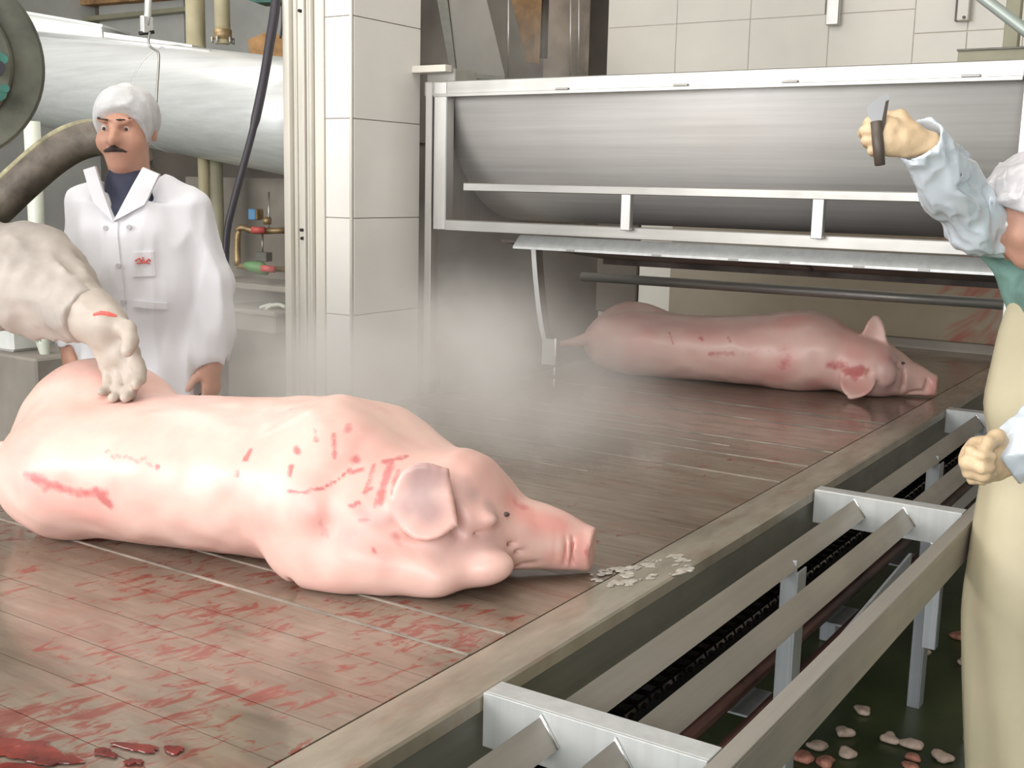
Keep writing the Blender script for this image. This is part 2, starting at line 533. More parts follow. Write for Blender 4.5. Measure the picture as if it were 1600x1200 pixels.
# ------------------------------------------------------------------ distance-field bodies
class Grid:
    def __init__(self, lo, hi, h):
        self.lo = np.array(lo, np.float32)
        self.h = h
        self.n = [int(math.ceil((hi[k] - lo[k]) / h)) + 1 for k in range(3)]
        ax = [self.lo[k] + h * np.arange(self.n[k], dtype=np.float32) for k in range(3)]
        self.X = ax[0][:, None, None]
        self.Y = ax[1][None, :, None]
        self.Z = ax[2][None, None, :]
        self.F = np.full(self.n, 9.0, np.float32)

    def box_of(self, pts, pad):
        p = np.array(pts, np.float32)
        a = np.floor((p.min(0) - pad - self.lo) / self.h).astype(int)
        b = np.ceil((p.max(0) + pad - self.lo) / self.h).astype(int) + 1
        return tuple(slice(max(0, a[k]), max(0, min(self.n[k], b[k]))) for k in range(3))

    def sub(self, sl):
        return self.X[sl[0]], self.Y[:, sl[1]], self.Z[:, :, sl[2]]

    def union(self, sl, d, k=0.02):
        f = self.F[sl]
        if f.size == 0:
            return
        h = np.maximum(k - np.abs(f - d), 0) / k
        self.F[sl] = np.minimum(f, d) - h * h * k * 0.25

    def carve(self, sl, d, k=0.01):
        f = self.F[sl]
        d = -d
        h = np.maximum(k - np.abs(f - d), 0) / k
        self.F[sl] = np.maximum(f, d) + h * h * k * 0.25

    def cap(self, a, b, r1, r2, k=0.02, carve=False):
        a, b = np.array(a, np.float32), np.array(b, np.float32)
        sl = self.box_of([a, b], max(r1, r2) + k + 3 * self.h)
        X, Y, Z = self.sub(sl)
        ab = b - a
        L = float((ab * ab).sum()) + 1e-12
        px, py, pz = X - a[0], Y - a[1], Z - a[2]
        t = np.clip((px * ab[0] + py * ab[1] + pz * ab[2]) / L, 0, 1)
        d = np.sqrt((px - t * ab[0]) ** 2 + (py - t * ab[1]) ** 2 + (pz - t * ab[2]) ** 2) - (r1 + (r2 - r1) * t)
        (self.carve if carve else self.union)(sl, d, k)

    def chain(self, pts, rads, k=0.02):
        for i in range(len(pts) - 1):
            self.cap(pts[i], pts[i + 1], rads[i], rads[i + 1], k)

    def ell(self, c, r, k=0.02, rot=None, carve=False):
        c, r = np.array(c, np.float32), np.array(r, np.float32)
        m = float(r.max())
        sl = self.box_of([c], m + k + 3 * self.h)
        X, Y, Z = self.sub(sl)
        p = (X - c[0], Y - c[1], Z - c[2])
        if rot is None:
            q = p
        else:
            A = np.array(rot, np.float32)
            q = [p[0] * A[i][0] + p[1] * A[i][1] + p[2] * A[i][2] for i in range(3)]
        k0 = np.sqrt((q[0] / r[0]) ** 2 + (q[1] / r[1]) ** 2 + (q[2] / r[2]) ** 2)
        k1 = np.sqrt((q[0] / r[0] ** 2) ** 2 + (q[1] / r[1] ** 2) ** 2 + (q[2] / r[2] ** 2) ** 2) + 1e-6
        d = k0 * (k0 - 1) / k1
        (self.carve if carve else self.union)(sl, d, k)

    def loft_x(self, rows, k=0.02, p=2.2):
        """rows: (x, cy, cz, a, b); cross-sections interpolated along x"""
        rows = np.array(rows, np.float32)
        x0, x1 = rows[0, 0], rows[-1, 0]
        pad = float(max(rows[:, 3].max(), rows[:, 4].max())) + k + 3 * self.h
        sl = self.box_of([(x0, rows[:, 1].min(), rows[:, 2].min()), (x1, rows[:, 1].max(), rows[:, 2].max())], pad)
        X, Y, Z = self.sub(sl)
        xs = X[:, 0, 0]
        xc = np.clip(xs, x0, x1)
        # smooth interpolation
        dense = np.linspace(x0, x1, 240)
        out = []
        for c in range(1, 5):
            v = np.interp(dense, rows[:, 0], rows[:, c])
            kern = np.hanning(27)
            kern /= kern.sum()
            v = np.convolve(np.pad(v, 13, mode='edge'), kern, 'valid')
            out.append(np.interp(xc, dense, v).astype(np.float32)[:, None, None])
        cy, cz, a, b = out
        e = (np.abs((Y - cy) / a) ** p + np.abs((Z - cz) / b) ** p) ** (1 / p)
        d = (e - 1) * np.minimum(a, b)
        over = np.abs(X - xc.astype(np.float32)[:, None, None])
        d = np.where(over > 0, np.sqrt(np.maximum(d, 0) ** 2 + over ** 2) + np.minimum(d, 0) * 0, d)
        d = np.where(over > 0, np.maximum(d, over), d)
        self.union(sl, d, k)

    def loft_z(self, rows, k=0.02, p=2.3, rot=0.0):
        """rows: (z, cx, cy, a, b): cross-sections stacked along z"""
        rows = np.array(sorted(rows), np.float32)
        z0, z1 = rows[0, 0], rows[-1, 0]
        pad = float(max(rows[:, 3].max(), rows[:, 4].max())) * 1.1 + k + 3 * self.h
        sl = self.box_of([(rows[:, 1].min(), rows[:, 2].min(), z0), (rows[:, 1].max(), rows[:, 2].max(), z1)], pad)
        X, Y, Z = self.sub(sl)
        zs = Z[0, 0, :]
        zc = np.clip(zs, z0, z1)
        dense = np.linspace(z0, z1, 240)
        out = []
        for c in range(1, 5):
            v = np.interp(dense, rows[:, 0], rows[:, c])
            kern = np.hanning(19)
            kern /= kern.sum()
            v = np.convolve(np.pad(v, 9, mode='edge'), kern, 'valid')
            out.append(np.interp(zc, dense, v).astype(np.float32)[None, None, :])
        cx, cy, a, b = out
        cr, sr = math.cos(rot), math.sin(rot)
        u = (X - cx) * cr + (Y - cy) * sr
        w = -(X - cx) * sr + (Y - cy) * cr
        e = (np.abs(u / a) ** p + np.abs(w / b) ** p) ** (1 / p)
        d = (e - 1) * np.minimum(a, b)
        over = np.abs(Z - zc.astype(np.float32)[None, None, :])
        d = np.where(over > 0, np.maximum(np.sqrt(np.maximum(d, 0) ** 2 + over ** 2), over), d)
        self.union(sl, d, k)

    def flap(self, O, U, V, L, hw, t, k=0.012, bend=0.0, cup=0.0):
        """rounded leaf-like plate: origin O, length axis U, width axis V; hw(u in 0..1) half width"""
        O = np.array(O, np.float32)
        U = np.array(U, np.float32)
        U /= np.linalg.norm(U)
        V = np.array(V, np.float32)
        V -= U * (U @ V)
        V /= np.linalg.norm(V)
        Wn = np.cross(U, V)
        mx = float(max(hw(x) for x in np.linspace(0, 1, 12)))
        sl = self.box_of([O, O + U * L], mx + abs(bend) + abs(cup) + 0.03)
        X, Y, Z = self.sub(sl)
        px, py, pz = X - O[0], Y - O[1], Z - O[2]
        u = px * U[0] + py * U[1] + pz * U[2]
        v = px * V[0] + py * V[1] + pz * V[2]
        w = px * Wn[0] + py * Wn[1] + pz * Wn[2]
        un = np.clip(u / L, 0, 1)
        H = np.interp(un, np.linspace(0, 1, 40), [hw(x) for x in np.linspace(0, 1, 40)]).astype(np.float32)
        w = w - bend * un * un - cup * (v / mx) ** 2
        dv = np.abs(v) - H
        du = np.maximum(u - L, -u)
        dd = np.maximum(np.maximum(dv * 0.8, du), 0)
        d = np.sqrt(dd ** 2 + w ** 2) - t
        self.union(sl, d, k)

    def shell(self, sl_d, t):
        pass

    def mesh(self):
        F = self.F
        o, h = self.lo, self.h
        I = F < 0
        n = np.zeros([s - 1 for s in F.shape], np.int8)
        offs = [(a, b, c) for a in (0, 1) for b in (0, 1) for c in (0, 1)]

        def cs(A, a, b, c):
            return A[a:A.shape[0] - 1 + a, b:A.shape[1] - 1 + b, c:A.shape[2] - 1 + c]
        for q in offs:
            n += cs(I, *q)
        act = (n > 0) & (n < 8)
        ii = np.argwhere(act)
        idx = np.full(act.shape, -1, np.int64)
        idx[act] = np.arange(len(ii))
        ps = np.zeros((len(ii), 3))
        cnt = np.zeros(len(ii))
        i, j, k = ii.T
        for a in offs:
            for ax in range(3):
                if a[ax]:
                    continue
                b = list(a)
                b[ax] = 1
                fa = F[i + a[0], j + a[1], k + a[2]]
                fb = F[i + b[0], j + b[1], k + b[2]]
                cr = (fa < 0) != (fb < 0)
                t = np.where(cr, fa / np.where(fa == fb, 1, fa - fb), 0)
                q = np.zeros((len(ii), 3))
                q[:] = a
                q[:, ax] += t
                ps += np.where(cr[:, None], q, 0)
                cnt += cr
        V = o + h * (ii + ps / cnt[:, None])
        faces = []
        for ax in range(3):
            s1, s2 = [(1, 2), (2, 0), (0, 1)][ax]
            A = np.take(I, range(F.shape[ax] - 1), axis=ax)
            B = np.take(I, range(1, F.shape[ax]), axis=ax)
            e = np.argwhere(A != B)
            e = e[(e[:, s1] > 0) & (e[:, s2] > 0) & (e[:, s1] < F.shape[s1] - 1) & (e[:, s2] < F.shape[s2] - 1)]
            if not len(e):
                continue
            sg = A[tuple(e.T)]
            d1 = np.zeros(3, int)
            d1[s1] = 1
            d2 = np.zeros(3, int)
            d2[s2] = 1
            q = [idx[tuple((e - d1 - d2).T)], idx[tuple((e - d2).T)], idx[tuple(e.T)], idx[tuple((e - d1).T)]]
            f = np.stack(q, 1)
            f = np.where(sg[:, None], f, f[:, ::-1])
            faces.append(f)
        return V, np.concatenate(faces)


def np_mesh(name, V, Fq):
    me = bpy.data.meshes.new(name)
    me.vertices.add(len(V))
    me.vertices.foreach_set('co', np.asarray(V, np.float32).ravel())
    me.loops.add(Fq.size)
    me.loops.foreach_set('vertex_index', Fq.astype(np.int32).ravel())
    me.polygons.add(len(Fq))
    me.polygons.foreach_set('loop_start', np.arange(0, Fq.size, 4, dtype=np.int32))
    me.polygons.foreach_set('use_smooth', np.ones(len(Fq), bool))
    me.update(calc_edges=True)
    me.validate()
    return me


def vnoise(X, Y, Z, sc, seed=0):
    """smooth value noise on broadcast coordinates"""
    r = np.random.RandomState(seed)
    T = r.rand(32, 32, 32).astype(np.float32)

    def sp(a):
        a = a * sc
        f = np.floor(a).astype(int)
        t = (a - f)
        return f % 32, (f + 1) % 32, t * t * (3 - 2 * t)
    x0, x1, tx = sp(X)
    y0, y1, ty = sp(Y)
    z0, z1, tz = sp(Z)
    def L(a, b, t):
        return a + (b - a) * t
    return L(L(L(T[x0, y0, z0], T[x1, y0, z0], tx), L(T[x0, y1, z0], T[x1, y1, z0], tx), ty),
             L(L(T[x0, y0, z1], T[x1, y0, z1], tx), L(T[x0, y1, z1], T[x1, y1, z1], tx), ty), tz) - 0.5


def wmat(o):
    l = Matrix.Translation(o.location) @ o.rotation_euler.to_matrix().to_4x4()
    return l if o.parent is None else wmat(o.parent) @ o.matrix_parent_inverse @ l


def parent_inv(p):
    return wmat(p).inverted()


def cp(src, parent=None, loc=None):
    o = src.copy()
    COL.objects.link(o)
    if parent is not None:
        o.parent = parent
        o.matrix_parent_inverse = parent_inv(parent)
    if loc is not None:
        o.location = loc
    return o


DZ = 0.85          # deck height
X0, X1 = -2.47, -1.02
Y0, Y1 = 0.55, 5.88

# ================================================================== setting
box('floor', (-9, -4, -0.1), (4, 9, 0.0), 'floor', None, 0)['kind'] = 'structure'
box('ceiling', (-9, -4, 4.3), (4, 9, 4.4), 'ceiling', None, 0)['kind'] = 'structure'
box('wall_left', (-9, -4, 0), (-8.9, 9, 4.3), 'concrete', None, 0)['kind'] = 'structure'
box('wall_right', (3.6, -4, 0), (3.7, 9, 4.3), 'concrete', None, 0)['kind'] = 'structure'
wr = box('wall_rear', (-9, 6.8, 0), (-3.29, 6.9, 4.3), 'darkwall', None, 0)
wr['kind'] = 'structure'
wb = box('wall_back', (-3.29, 5.96, 0), (3.6, 6.2, 4.3), 'grout', None, 0)
wb['kind'] = 'structure'
# ceramic panels of the back wall, each its own piece
TILE = {}


def tile(x0, x1, z0, z1, y=5.96, mat='cream'):
    g = 0.0015
    key = (round(x1 - x0, 3), round(z1 - z0, 3), mat)
    if key not in TILE:
        bm = bmesh.new()
        bm_box(bm, (g, -0.004, g), (x1 - x0 - g, 0, z1 - z0 - g), 0.002)
        o = bm_obj('tile', bm, mat, wb)
        TILE[key] = o
    else:
        o = cp(TILE[key], wb)
    o.location = (x0, y, z0)


for i in range(4):
    xa = -3.287 + i * 0.425
    for k in range(-2, 5):
        tile(xa, xa + 0.425, 2.50 + k * 0.335, 2.50 + (k + 1) * 0.335)
for i in range(7):
    xa = -1.587 + i * 0.25
    for k in range(-2, 5):
        tile(xa, xa + 0.25, 2.384 + k * 0.335, 2.384 + (k + 1) * 0.335)
# splash panels under the machine, the widest toned darker as painted shade
for i, (a, b) in enumerate(((-3.28, -3.02), (-3.015, -2.815), (-2.81, -0.25))):
    box('panel', (a, 5.925 - 0.02 * (i != 1), 0.90), (b, 5.96, 1.80), ('darkwall', 'cream', 'backpanel')[i], wb, 0.004)

# tiled column
clm = box('column', (-3.045, 3.152, 0), (-2.752, 3.530, 4.3), 'grout', None, 0)
clm['kind'] = 'structure'
zs = [0.44 + 0.3465 * k for k in range(12)]
fa = fb = None
for z in zs:
    if fa is None:
        bm = bmesh.new()
        bm_box(bm, (-2.862, 3.140, 0.0015), (-2.742, 3.152, 0.345), 0.0012)
        fa = bm_obj('tile', bm, 'coltile', clm)
        bm = bmesh.new()
        bm_box(bm, (-2.752, 3.155, 0.0015), (-2.740, 3.527, 0.345), 0.0012)
        fb = bm_obj('tile', bm, 'coltile', clm)
        fa.location = (0, 0, z)
        fb.location = (0, 0, z)
    else:
        cp(fa, clm, (0, 0, z))
        cp(fb, clm, (0, 0, z))
# steel bead on the corner
tube('corner_bead', [(-2.744, 3.142, 0.0), (-2.744, 3.142, 4.3)], 0.006, 'cream', clm, 8)

# sliding-door channel on the left part of the column face
trk = empty('door_track', (-2.95, 3.14, 0), 'ribbed pale metal door track up the left side of the tiled column', 'door track')
for nm, a, b, d in (('side_strip', -3.045, -3.015, 0.03), ('channel_wall', -3.008, -2.994, 0.014), ('channel_floor', -2.994, -2.950, 0.006),
                    ('guide_rib', -2.950, -2.942, 0.030), ('guide_rib', -2.938, -2.928, 0.022), ('guide_rib', -2.921, -2.911, 0.028),
                    ('cover_strip', -2.908, -2.866, 0.012)):
    box(nm, (a, 3.152 - d - 0.006, 0.0), (b, 3.1515, 4.3), 'track' if 'strip' not in nm else 'cream', trk, 0.002)
for x, z in ((-2.975, 1.43), (-2.972, 1.40), (-2.918, 1.33), (-2.975, 2.2)):
    tube('bolt', [(x, 3.128, z), (x, 3.150, z)], 0.006, 'darkmetal', trk, 8)

# ================================================================== deck
deck = empty('slat_table', (-1.78, 3.2, 0), 'long low table of wet blood-smeared steel slats both pigs lie on', 'table')
PITCH = 0.109
bm = bmesh.new()
bm_box(bm, (X0, 0.0008, DZ - 0.03), (X1, PITCH - 0.0008, DZ), 0.0)
pl0 = bm_obj('slat', bm, 'deck', deck)
k = 0
y = 1.128 - 5 * PITCH
first = True
while y < Y1:
    o = pl0 if first else cp(pl0, deck)
    first = False
    o.location = (0, y, -0.0005)
    o.rotation_euler = (0, 0, 0)
    y += PITCH
# thin pale strips in some joints, painting the light caught by slat edges
st0 = None
for kk, xa, xb in ((3, X0, X1), (4, X0, X1), (14, X0, -1.48), (16, X0, X1), (18, X0, X1), (19, -2.1, -1.3), (20, X0, X1), (21, X0, -1.7), (23, X0, X1), (25, X0, X1)):
    yy = 1.128 + kk * PITCH
    bm = bmesh.new()
    bm_box(bm, (xa, yy - 0.0035, DZ - 0.012), (xb, yy + 0.0035, DZ + 0.0016), 0.001)
    bm_obj('edge_glint', bm, 'edgeglint', deck)
box('edge_flange', (X1 + 0.002, Y0, DZ - 0.03), (-0.918, Y1, DZ + 0.001), 'flange', deck, 0.004)
box('side_plate', (-0.934, Y0, DZ - 0.19), (-0.926, Y1, DZ - 0.012), 'sideplate', deck, 0.001)
box('base_beam', (-1.24, Y0, DZ - 0.16), (-1.16, Y1, DZ - 0.08), 'darkmetal', deck, 0.004)
box('left_edge', (X0 - 0.05, Y0, DZ - 0.08), (X0 - 0.002, Y1, DZ + 0.002), 'flange', deck, 0.004)
for lx in (-2.44, -1.2):
    for ly in (1.0, 2.5, 4.0, 5.6):
        box('leg', (lx - 0.03, ly - 0.03, 0.0), (lx + 0.03, ly + 0.03, DZ - (0.165 if lx > -2 else 0.085)), 'galvleg', deck, 0.004)
# glossy tray and chain under the side frame
box('drip_tray', (-1.15, Y0, 0.50), (-0.965, Y1, 0.51), 'darkmetal', deck, 0.002)
bm = bmesh.new()
for i in range(95):
    yy = Y0 + 0.1 + i * 0.055
    for dx in (0.0, 0.045):
        bm_tube(bm, [(-1.005 + dx, yy - 0.022, 0.585), (-1.005 + dx, yy + 0.022, 0.585)], 0.009, 6)
    bm_tube(bm, [(-1.025, yy, 0.585), (-0.945, yy, 0.585)], 0.006, 6)
ch = bm_obj('roller_chain', bm, 'chain', deck)
ch['kind'] = 'stuff'

# ================================================================== side frame (angle-iron rack beside the deck)
rack = empty('side_rack', (-0.72, 2.6, 0), 'rack of steel angle bars and cross bars along the right edge of the table', 'rack')
CY = (-0.02, 1.345, 2.835, 4.25, 5.6)
for cy in CY:
    bm = bmesh.new()
    bm_box(bm, (-0.916, cy, DZ - 0.082), (-0.554, cy + 0.006, DZ + 0.004), 0.001)
    bm_box(bm, (-0.916, cy + 0.006, DZ - 0.003), (-0.554, cy + 0.05, DZ + 0.004), 0.001)
    bm_obj('cross_bar', bm, 'crossbar', rack)
bars = None
for bx in (-0.812, -0.690):
    for a, b in zip(CY[:-1], CY[1:]):
        bm = bmesh.new()
        w, h, t = 0.030, 0.034, 0.005
        ya, yb = a + 0.007, b - 0.001
        pr = [(bx - w * 0.55, DZ - 0.012 - h), (bx, DZ - 0.004), (bx + w, DZ - 0.012 - h), (bx + w - 0.007, DZ - 0.012 - h), (bx, DZ - 0.012), (bx - w * 0.55 + 0.007, DZ - 0.012 - h)]
        bm_prism(bm, [(x, ya, z) for x, z in pr], (0, yb - ya, 0))
        bar = bm_obj('angle_bar', bm, 'steel_y', rack)
        tube('weld_seam', [(bx - w * 0.5, b - 0.003, DZ - 0.044), (bx, b - 0.003, DZ - 0.003), (bx + w, b - 0.003, DZ - 0.046)], 0.0035, 'bright', bar, 6)
bm = bmesh.new()
bm_box(bm, (-0.553, CY[0], DZ - 0.004), (-0.522, CY[-1], DZ + 0.003), 0.001)
bm_box(bm, (-0.529, CY[0], DZ - 0.086), (-0.522, CY[-1], DZ - 0.004), 0.001)
bm_obj('outer_rail', bm, 'steel_y', rack)
for ly in (0.62, 2.345, 3.60):
    box('leg', (-0.818, ly - 0.004, 0.0), (-0.784, ly + 0.004, DZ - 0.03), 'galvleg', rack, 0.001)
    box('leg', (-0.784, ly - 0.004, 0.0), (-0.779, ly + 0.05, DZ - 0.055), 'galvleg', rack, 0.001)
for cy in CY[1:4]:
    box('corner_post', (-0.622, cy - 0.002, 0.50), (-0.588, cy + 0.03, DZ - 0.080), 'galvleg', rack, 0.002)
for py_ in (1.2, 1.85, 2.5, 3.2, 3.85):
    box('lower_shelf_plate', (-0.965, py_ - 0.08, 0.395), (-0.81, py_ + 0.08, 0.401), 'galvleg', rack, 0.001)
bm = bmesh.new()
bm_prism(bm, [(-0.70, 2.22, 0.600), (-0.70, 2.22, 0.640), (-0.66, 2.80, 0.745), (-0.66, 2.80, 0.705)], (0.006, 0, 0))
bm_obj('brace', bm, 'galvleg', rack)
for x, z in ((-0.918, 0.47), (-0.828, 0.47)):
    tube('lower_rail', [(x, 0.2, z), (x, 5.6, z)], 0.018, 'redrail', rack, 8)

# ================================================================== scalding machine
mach = empty('dehairing_machine', (-1.65, 4.0, 0), 'stainless machine with a half-round trough in a steel frame over the table', 'machine')
cyl = (4.006, 1.988, 0.509)
ya = 3.455
box('top_rail', (-2.665, ya, 1.922), (-0.617, ya + 0.05, 1.974), 'steel', mach, 0.003)
box('rail_lip', (-2.62, ya - 0.004, 1.918), (-0.62, ya + 0.001, 1.930), 'steel', mach, 0.001)
box('bottom_rail', (-2.62, ya, 1.438), (-0.61, ya + 0.05, 1.478), 'steel', mach, 0.003)
box('post', (-2.655, ya - 0.006, 0.0), (-2.625, ya + 0.045, 1.972), 'steel_v', mach, 0.003)
box('post', (-2.618, ya - 0.003, 1.440), (-2.560, ya + 0.045, 1.972), 'steel_v', mach, 0.003)
box('post', (-0.617, ya - 0.003, 0.0), (-0.560, ya + 0.05, 1.972), 'steel_v', mach, 0.003)
box('foot_box', (-2.672, ya + 0.02, DZ - 0.02), (-2.637, ya + 0.09, DZ + 0.16), 'steel_v', mach, 0.004)
box('mid_rail', (-2.463, ya - 0.03, 1.584), (-0.66, ya - 0.004, 1.613), 'steel', mach, 0.003)
for vx in (-1.803, -1.155):
    box('strut', (vx - 0.018, ya - 0.028, 1.468), (vx + 0.018, ya - 0.006, 1.588), 'steel_v', mach, 0.002)
# half-round trough shell with end plates
bm = bmesh.new()
seg = 40
ro, ri = cyl[2], cyl[2] - 0.006
rows = []
for i in range(seg + 1):
    a = math.pi + math.pi * i / seg
    rows.append([bm.verts.new((x, cyl[0] + r * math.cos(a), cyl[1] - 0.01 + r * math.sin(a))) for x, r in ((-2.598, ro), (-0.62, ro), (-0.62, ri), (-2.598, ri))])
for i in range(seg):
    for j in range(4):
        bm.faces.new((rows[i][j], rows[i][(j + 1) % 4], rows[i + 1][(j + 1) % 4], rows[i + 1][j]))
bm.faces.new(rows[0])
bm.faces.new(list(reversed(rows[-1])))
tr = bm_obj('trough', bm, 'trough', mach)
tr.data.polygons.foreach_set('use_smooth', [True] * len(tr.data.polygons))
bm = bmesh.new()
bm_box(bm, (-2.612, ya + 0.047, 1.44), (-2.600, 4.56, 1.975), 0.002)
bm_obj('end_plate', bm, 'steel_v', mach)
bm = bmesh.new()
bm_box(bm, (-0.618, ya + 0.052, 1.44), (-0.606, 4.56, 1.975), 0.002)
bm_obj('end_plate', bm, 'steel_v', mach)
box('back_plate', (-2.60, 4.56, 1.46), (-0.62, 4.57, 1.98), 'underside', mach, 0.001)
# lip bar and underside
bm = bmesh.new()
bm_prism(bm, [(-2.27, ya + 0.055, 1.432), (-2.27, ya + 0.012, 1.394), (-2.27, ya + 0.012, 1.386), (-2.27, ya + 0.06, 1.386), (-2.27, ya + 0.075, 1.432)], (1.66, 0, 0))
bm_obj('lip_bar', bm, 'crossbar', mach)
bm = bmesh.new()
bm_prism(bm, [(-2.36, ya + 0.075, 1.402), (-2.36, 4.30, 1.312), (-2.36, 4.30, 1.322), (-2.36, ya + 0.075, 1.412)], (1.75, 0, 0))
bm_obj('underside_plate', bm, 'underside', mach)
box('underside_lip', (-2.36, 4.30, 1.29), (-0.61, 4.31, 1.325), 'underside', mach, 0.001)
for x in (-2.05, -1.72, -1.45, -1.28, -1.05, -0.86):
    box('lip_stain', (x, ya + 0.0105, 1.387), (x + 0.035, ya + 0.013, 1.393), 'darksteel', mach, 0.001)
for x in (-2.1, -1.66, -1.30, -0.78):
    box('rail_catch', (x, ya - 0.008, 1.930), (x + 0.05, ya - 0.003, 1.937), 'darksteel', mach, 0.001)
tube('hanging_tab', [PY(1250, 402, 3.9), PY(1262, 414, 3.9), PY(1270, 424, 3.9)], 0.006, 'black', mach, 8)
# cut-off bracket and stub at the upper left corner
box('bracket', (-2.70, ya + 0.06, 1.972), (-2.57, ya + 0.2, 2.025), 'steel', mach, 0.003)
box('bracket_flange', (-2.74, ya + 0.02, 2.01), (-2.585, ya + 0.06, 2.035), 'cream', mach, 0.002)

# shaft under the machine
tube('drive_shaft', [(-2.63, 4.6, 1.206), (-0.5, 4.6, 1.213)], 0.021, 'darksteel', None, 14)
tag(bpy.data.objects['drive_shaft'], 'dull grey round bar running level behind the far pig under the machine', 'bar')

# curved hanging strap with a drip plate
hs = empty('hanging_guide', (-2.22, 3.58, 1.4), 'curved flat steel strap hanging under the machine left of the far pig', 'bracket')
yy = 3.58
cpts = spline([PY(833, 368, yy), PY(834, 400, yy), PY(838, 450, yy), PY(844, 500, yy), PY(850, 530, yy)], 5)
bm = bmesh.new()
va = []
for p in cpts:
    va.append([bm.verts.new(p + Vector(d)) for d in ((-0.010, 0, 0), (0.010, 0, 0), (0.010, 0.045, 0), (-0.010, 0.045, 0))])
for i in range(len(va) - 1):
    for j in range(4):
        bm.faces.new((va[i][j], va[i][(j + 1) % 4], va[i + 1][(j + 1) % 4], va[i + 1][j]))
bm.faces.new(va[0])
bm.faces.new(va[-1])
bm_obj('strap', bm, 'steel_v', hs)
q0, q1 = PY(847, 528, yy), PY(868, 572, yy)
box('drip_plate', (q0.x, yy, q1.z), (q1.x, yy + 0.03, q0.z), 'steel_v', hs, 0.002)
tube('edge_weld', [PY(868, 529, yy - .004), PY(868, 556, yy - .004)], 0.004, 'water', hs, 6)
tag(tube('water_drip', [PY(866.5, 574, yy), PY(866.2, 586, yy)], 0.0035, 'water', None, 6), 'white water drip falling below the curved hanging strap, upper of two', 'water drip', 'drips under the strap')
tag(tube('water_drip', [PY(866, 592, yy), PY(865.6, 603, yy)], 0.003, 'water', None, 6), 'white water drip just above the table below the curved strap, lower of two', 'water drip', 'drips under the strap')

# ================================================================== things above the machine
ch_ = empty('chute', (-3.7, 5.2, 2.4), 'slanting grey sheet-metal chute behind the column, top of picture', 'chute')
a = [PY(680, -40, 5.2), PY(705, 118, 5.2), PY(788, 121, 5.2), PY(752, -40, 5.2)]
for v in a:
    v.z += 0.0
low = PY(705, 118, 5.2)
bm = bmesh.new()
bm_prism(bm, [PY(690, -60, 5.2), PY(712, 116, 5.2), PY(790, 123, 5.2), PY(746, -60, 5.2)], (0.02, 0.22, 0.0))
bm_obj('chute_body', bm, 'chute', ch_)
bm = bmesh.new()
bm_prism(bm, [PY(672, -60, 5.19), PY(704, 116, 5.19), PY(713, 116, 5.19), PY(692, -60, 5.19)], (0.0, 0.24, 0.0))
bm_obj('side_flange', bm, 'sideplate', ch_)
bm = bmesh.new()
bm_prism(bm, [PY(704, 112, 5.185), PY(704, 119, 5.185), PY(790, 126, 5.185), PY(788, 119, 5.185)], (0.0, 0.03, 0.0))
bm_obj('bottom_hem', bm, 'sideplate', ch_)

for (l, nm, pts, mt) in (('rust brown steel plank hanging behind the machine, beside the grey chute', 'rusty_plank', [(797, -60), (795, 95), (834, 98), (840, -60)], 'rust'),
                         ('dark steel post just right of the rusty hanging plank', 'dark_post', [(841, -60), (836, 90), (847, 90), (851, -60)], 'rustdark')):
    bm = bmesh.new()
    bm_prism(bm, [PY(x, y, 5.8 if mt == 'rust' else 5.9) for x, y in pts], (0, 0.06, 0))
    for i in range(1):
        pass
    tag(bm_obj(nm, bm, mt, None), l, 'plank' if mt == 'rust' else 'post')
bm = bmesh.new()
bm_prism(bm, [PY(853, -60, 6.4), PY(848, 130, 6.4), PY(906, 130, 6.4), PY(912, -60, 6.4)], (0, 0.1, 0))
tag(bm_obj('stained_panel', bm, 'stain', None), 'stained grey panel with a rust streak left of the cream tiled wall', 'panel')
tag(tube('steel_wire', [PY(795, -40, 5.0), PY(794, 120, 5.0)], 0.004, 'steel_v', None, 6), 'thin vertical wire left of the rusty plank above the machine', 'wire')
for x, l in ((891, 'thin pale vertical rod over the machine, left of a close pair'), (904, 'thin pale vertical rod over the machine, right of a close pair')):
    tag(tube('thin_rod', [PY(x + 1, -40, 5.5), PY(x, 121, 5.5)], 0.004, 'steel_v', None, 6), l, 'rod', 'pair of thin rods above the machine')

# hangers on the tiled wall
hb = empty('wall_bracket', (-1.97, 5.9, 2.5), 'short grey-brown bracket hanging against the tiled wall, left of two', 'bracket', 'brackets on the tiled wall')
p, q = PY(1296, -60, 5.9), PY(1309, 38, 5.9)
box('channel', (p.x, 5.90, q.z), (q.x, 5.94, 3.4), 'steel_v', hb, 0.003)
box('back_strip', (p.x - 0.02, 5.935, q.z + 0.06), (p.x - 0.002, 5.945, 3.4), 'sideplate', hb, 0.001)
hb2 = empty('wall_bracket', (-1.35, 5.9, 2.5), 'short slotted white channel bracket with a dark bolt on the tiled wall', 'bracket', 'brackets on the tiled wall')
p, q = PY(1502, -60, 5.9), PY(1512, 31, 5.9)
box('channel', (p.x, 5.90, q.z), (q.x, 5.94, 3.4), 'cream', hb2, 0.003)
box('back_strip', (p.x - 0.014, 5.92, q.z), (p.x - 0.002, 5.945, 3.4), 'darkmetal', hb2, 0.001)
b_ = PY(1506, 27, 5.895)
tube('bolt', [b_, b_ + Vector((0, 0.02, 0))], 0.008, 'darkmetal', hb2, 8)

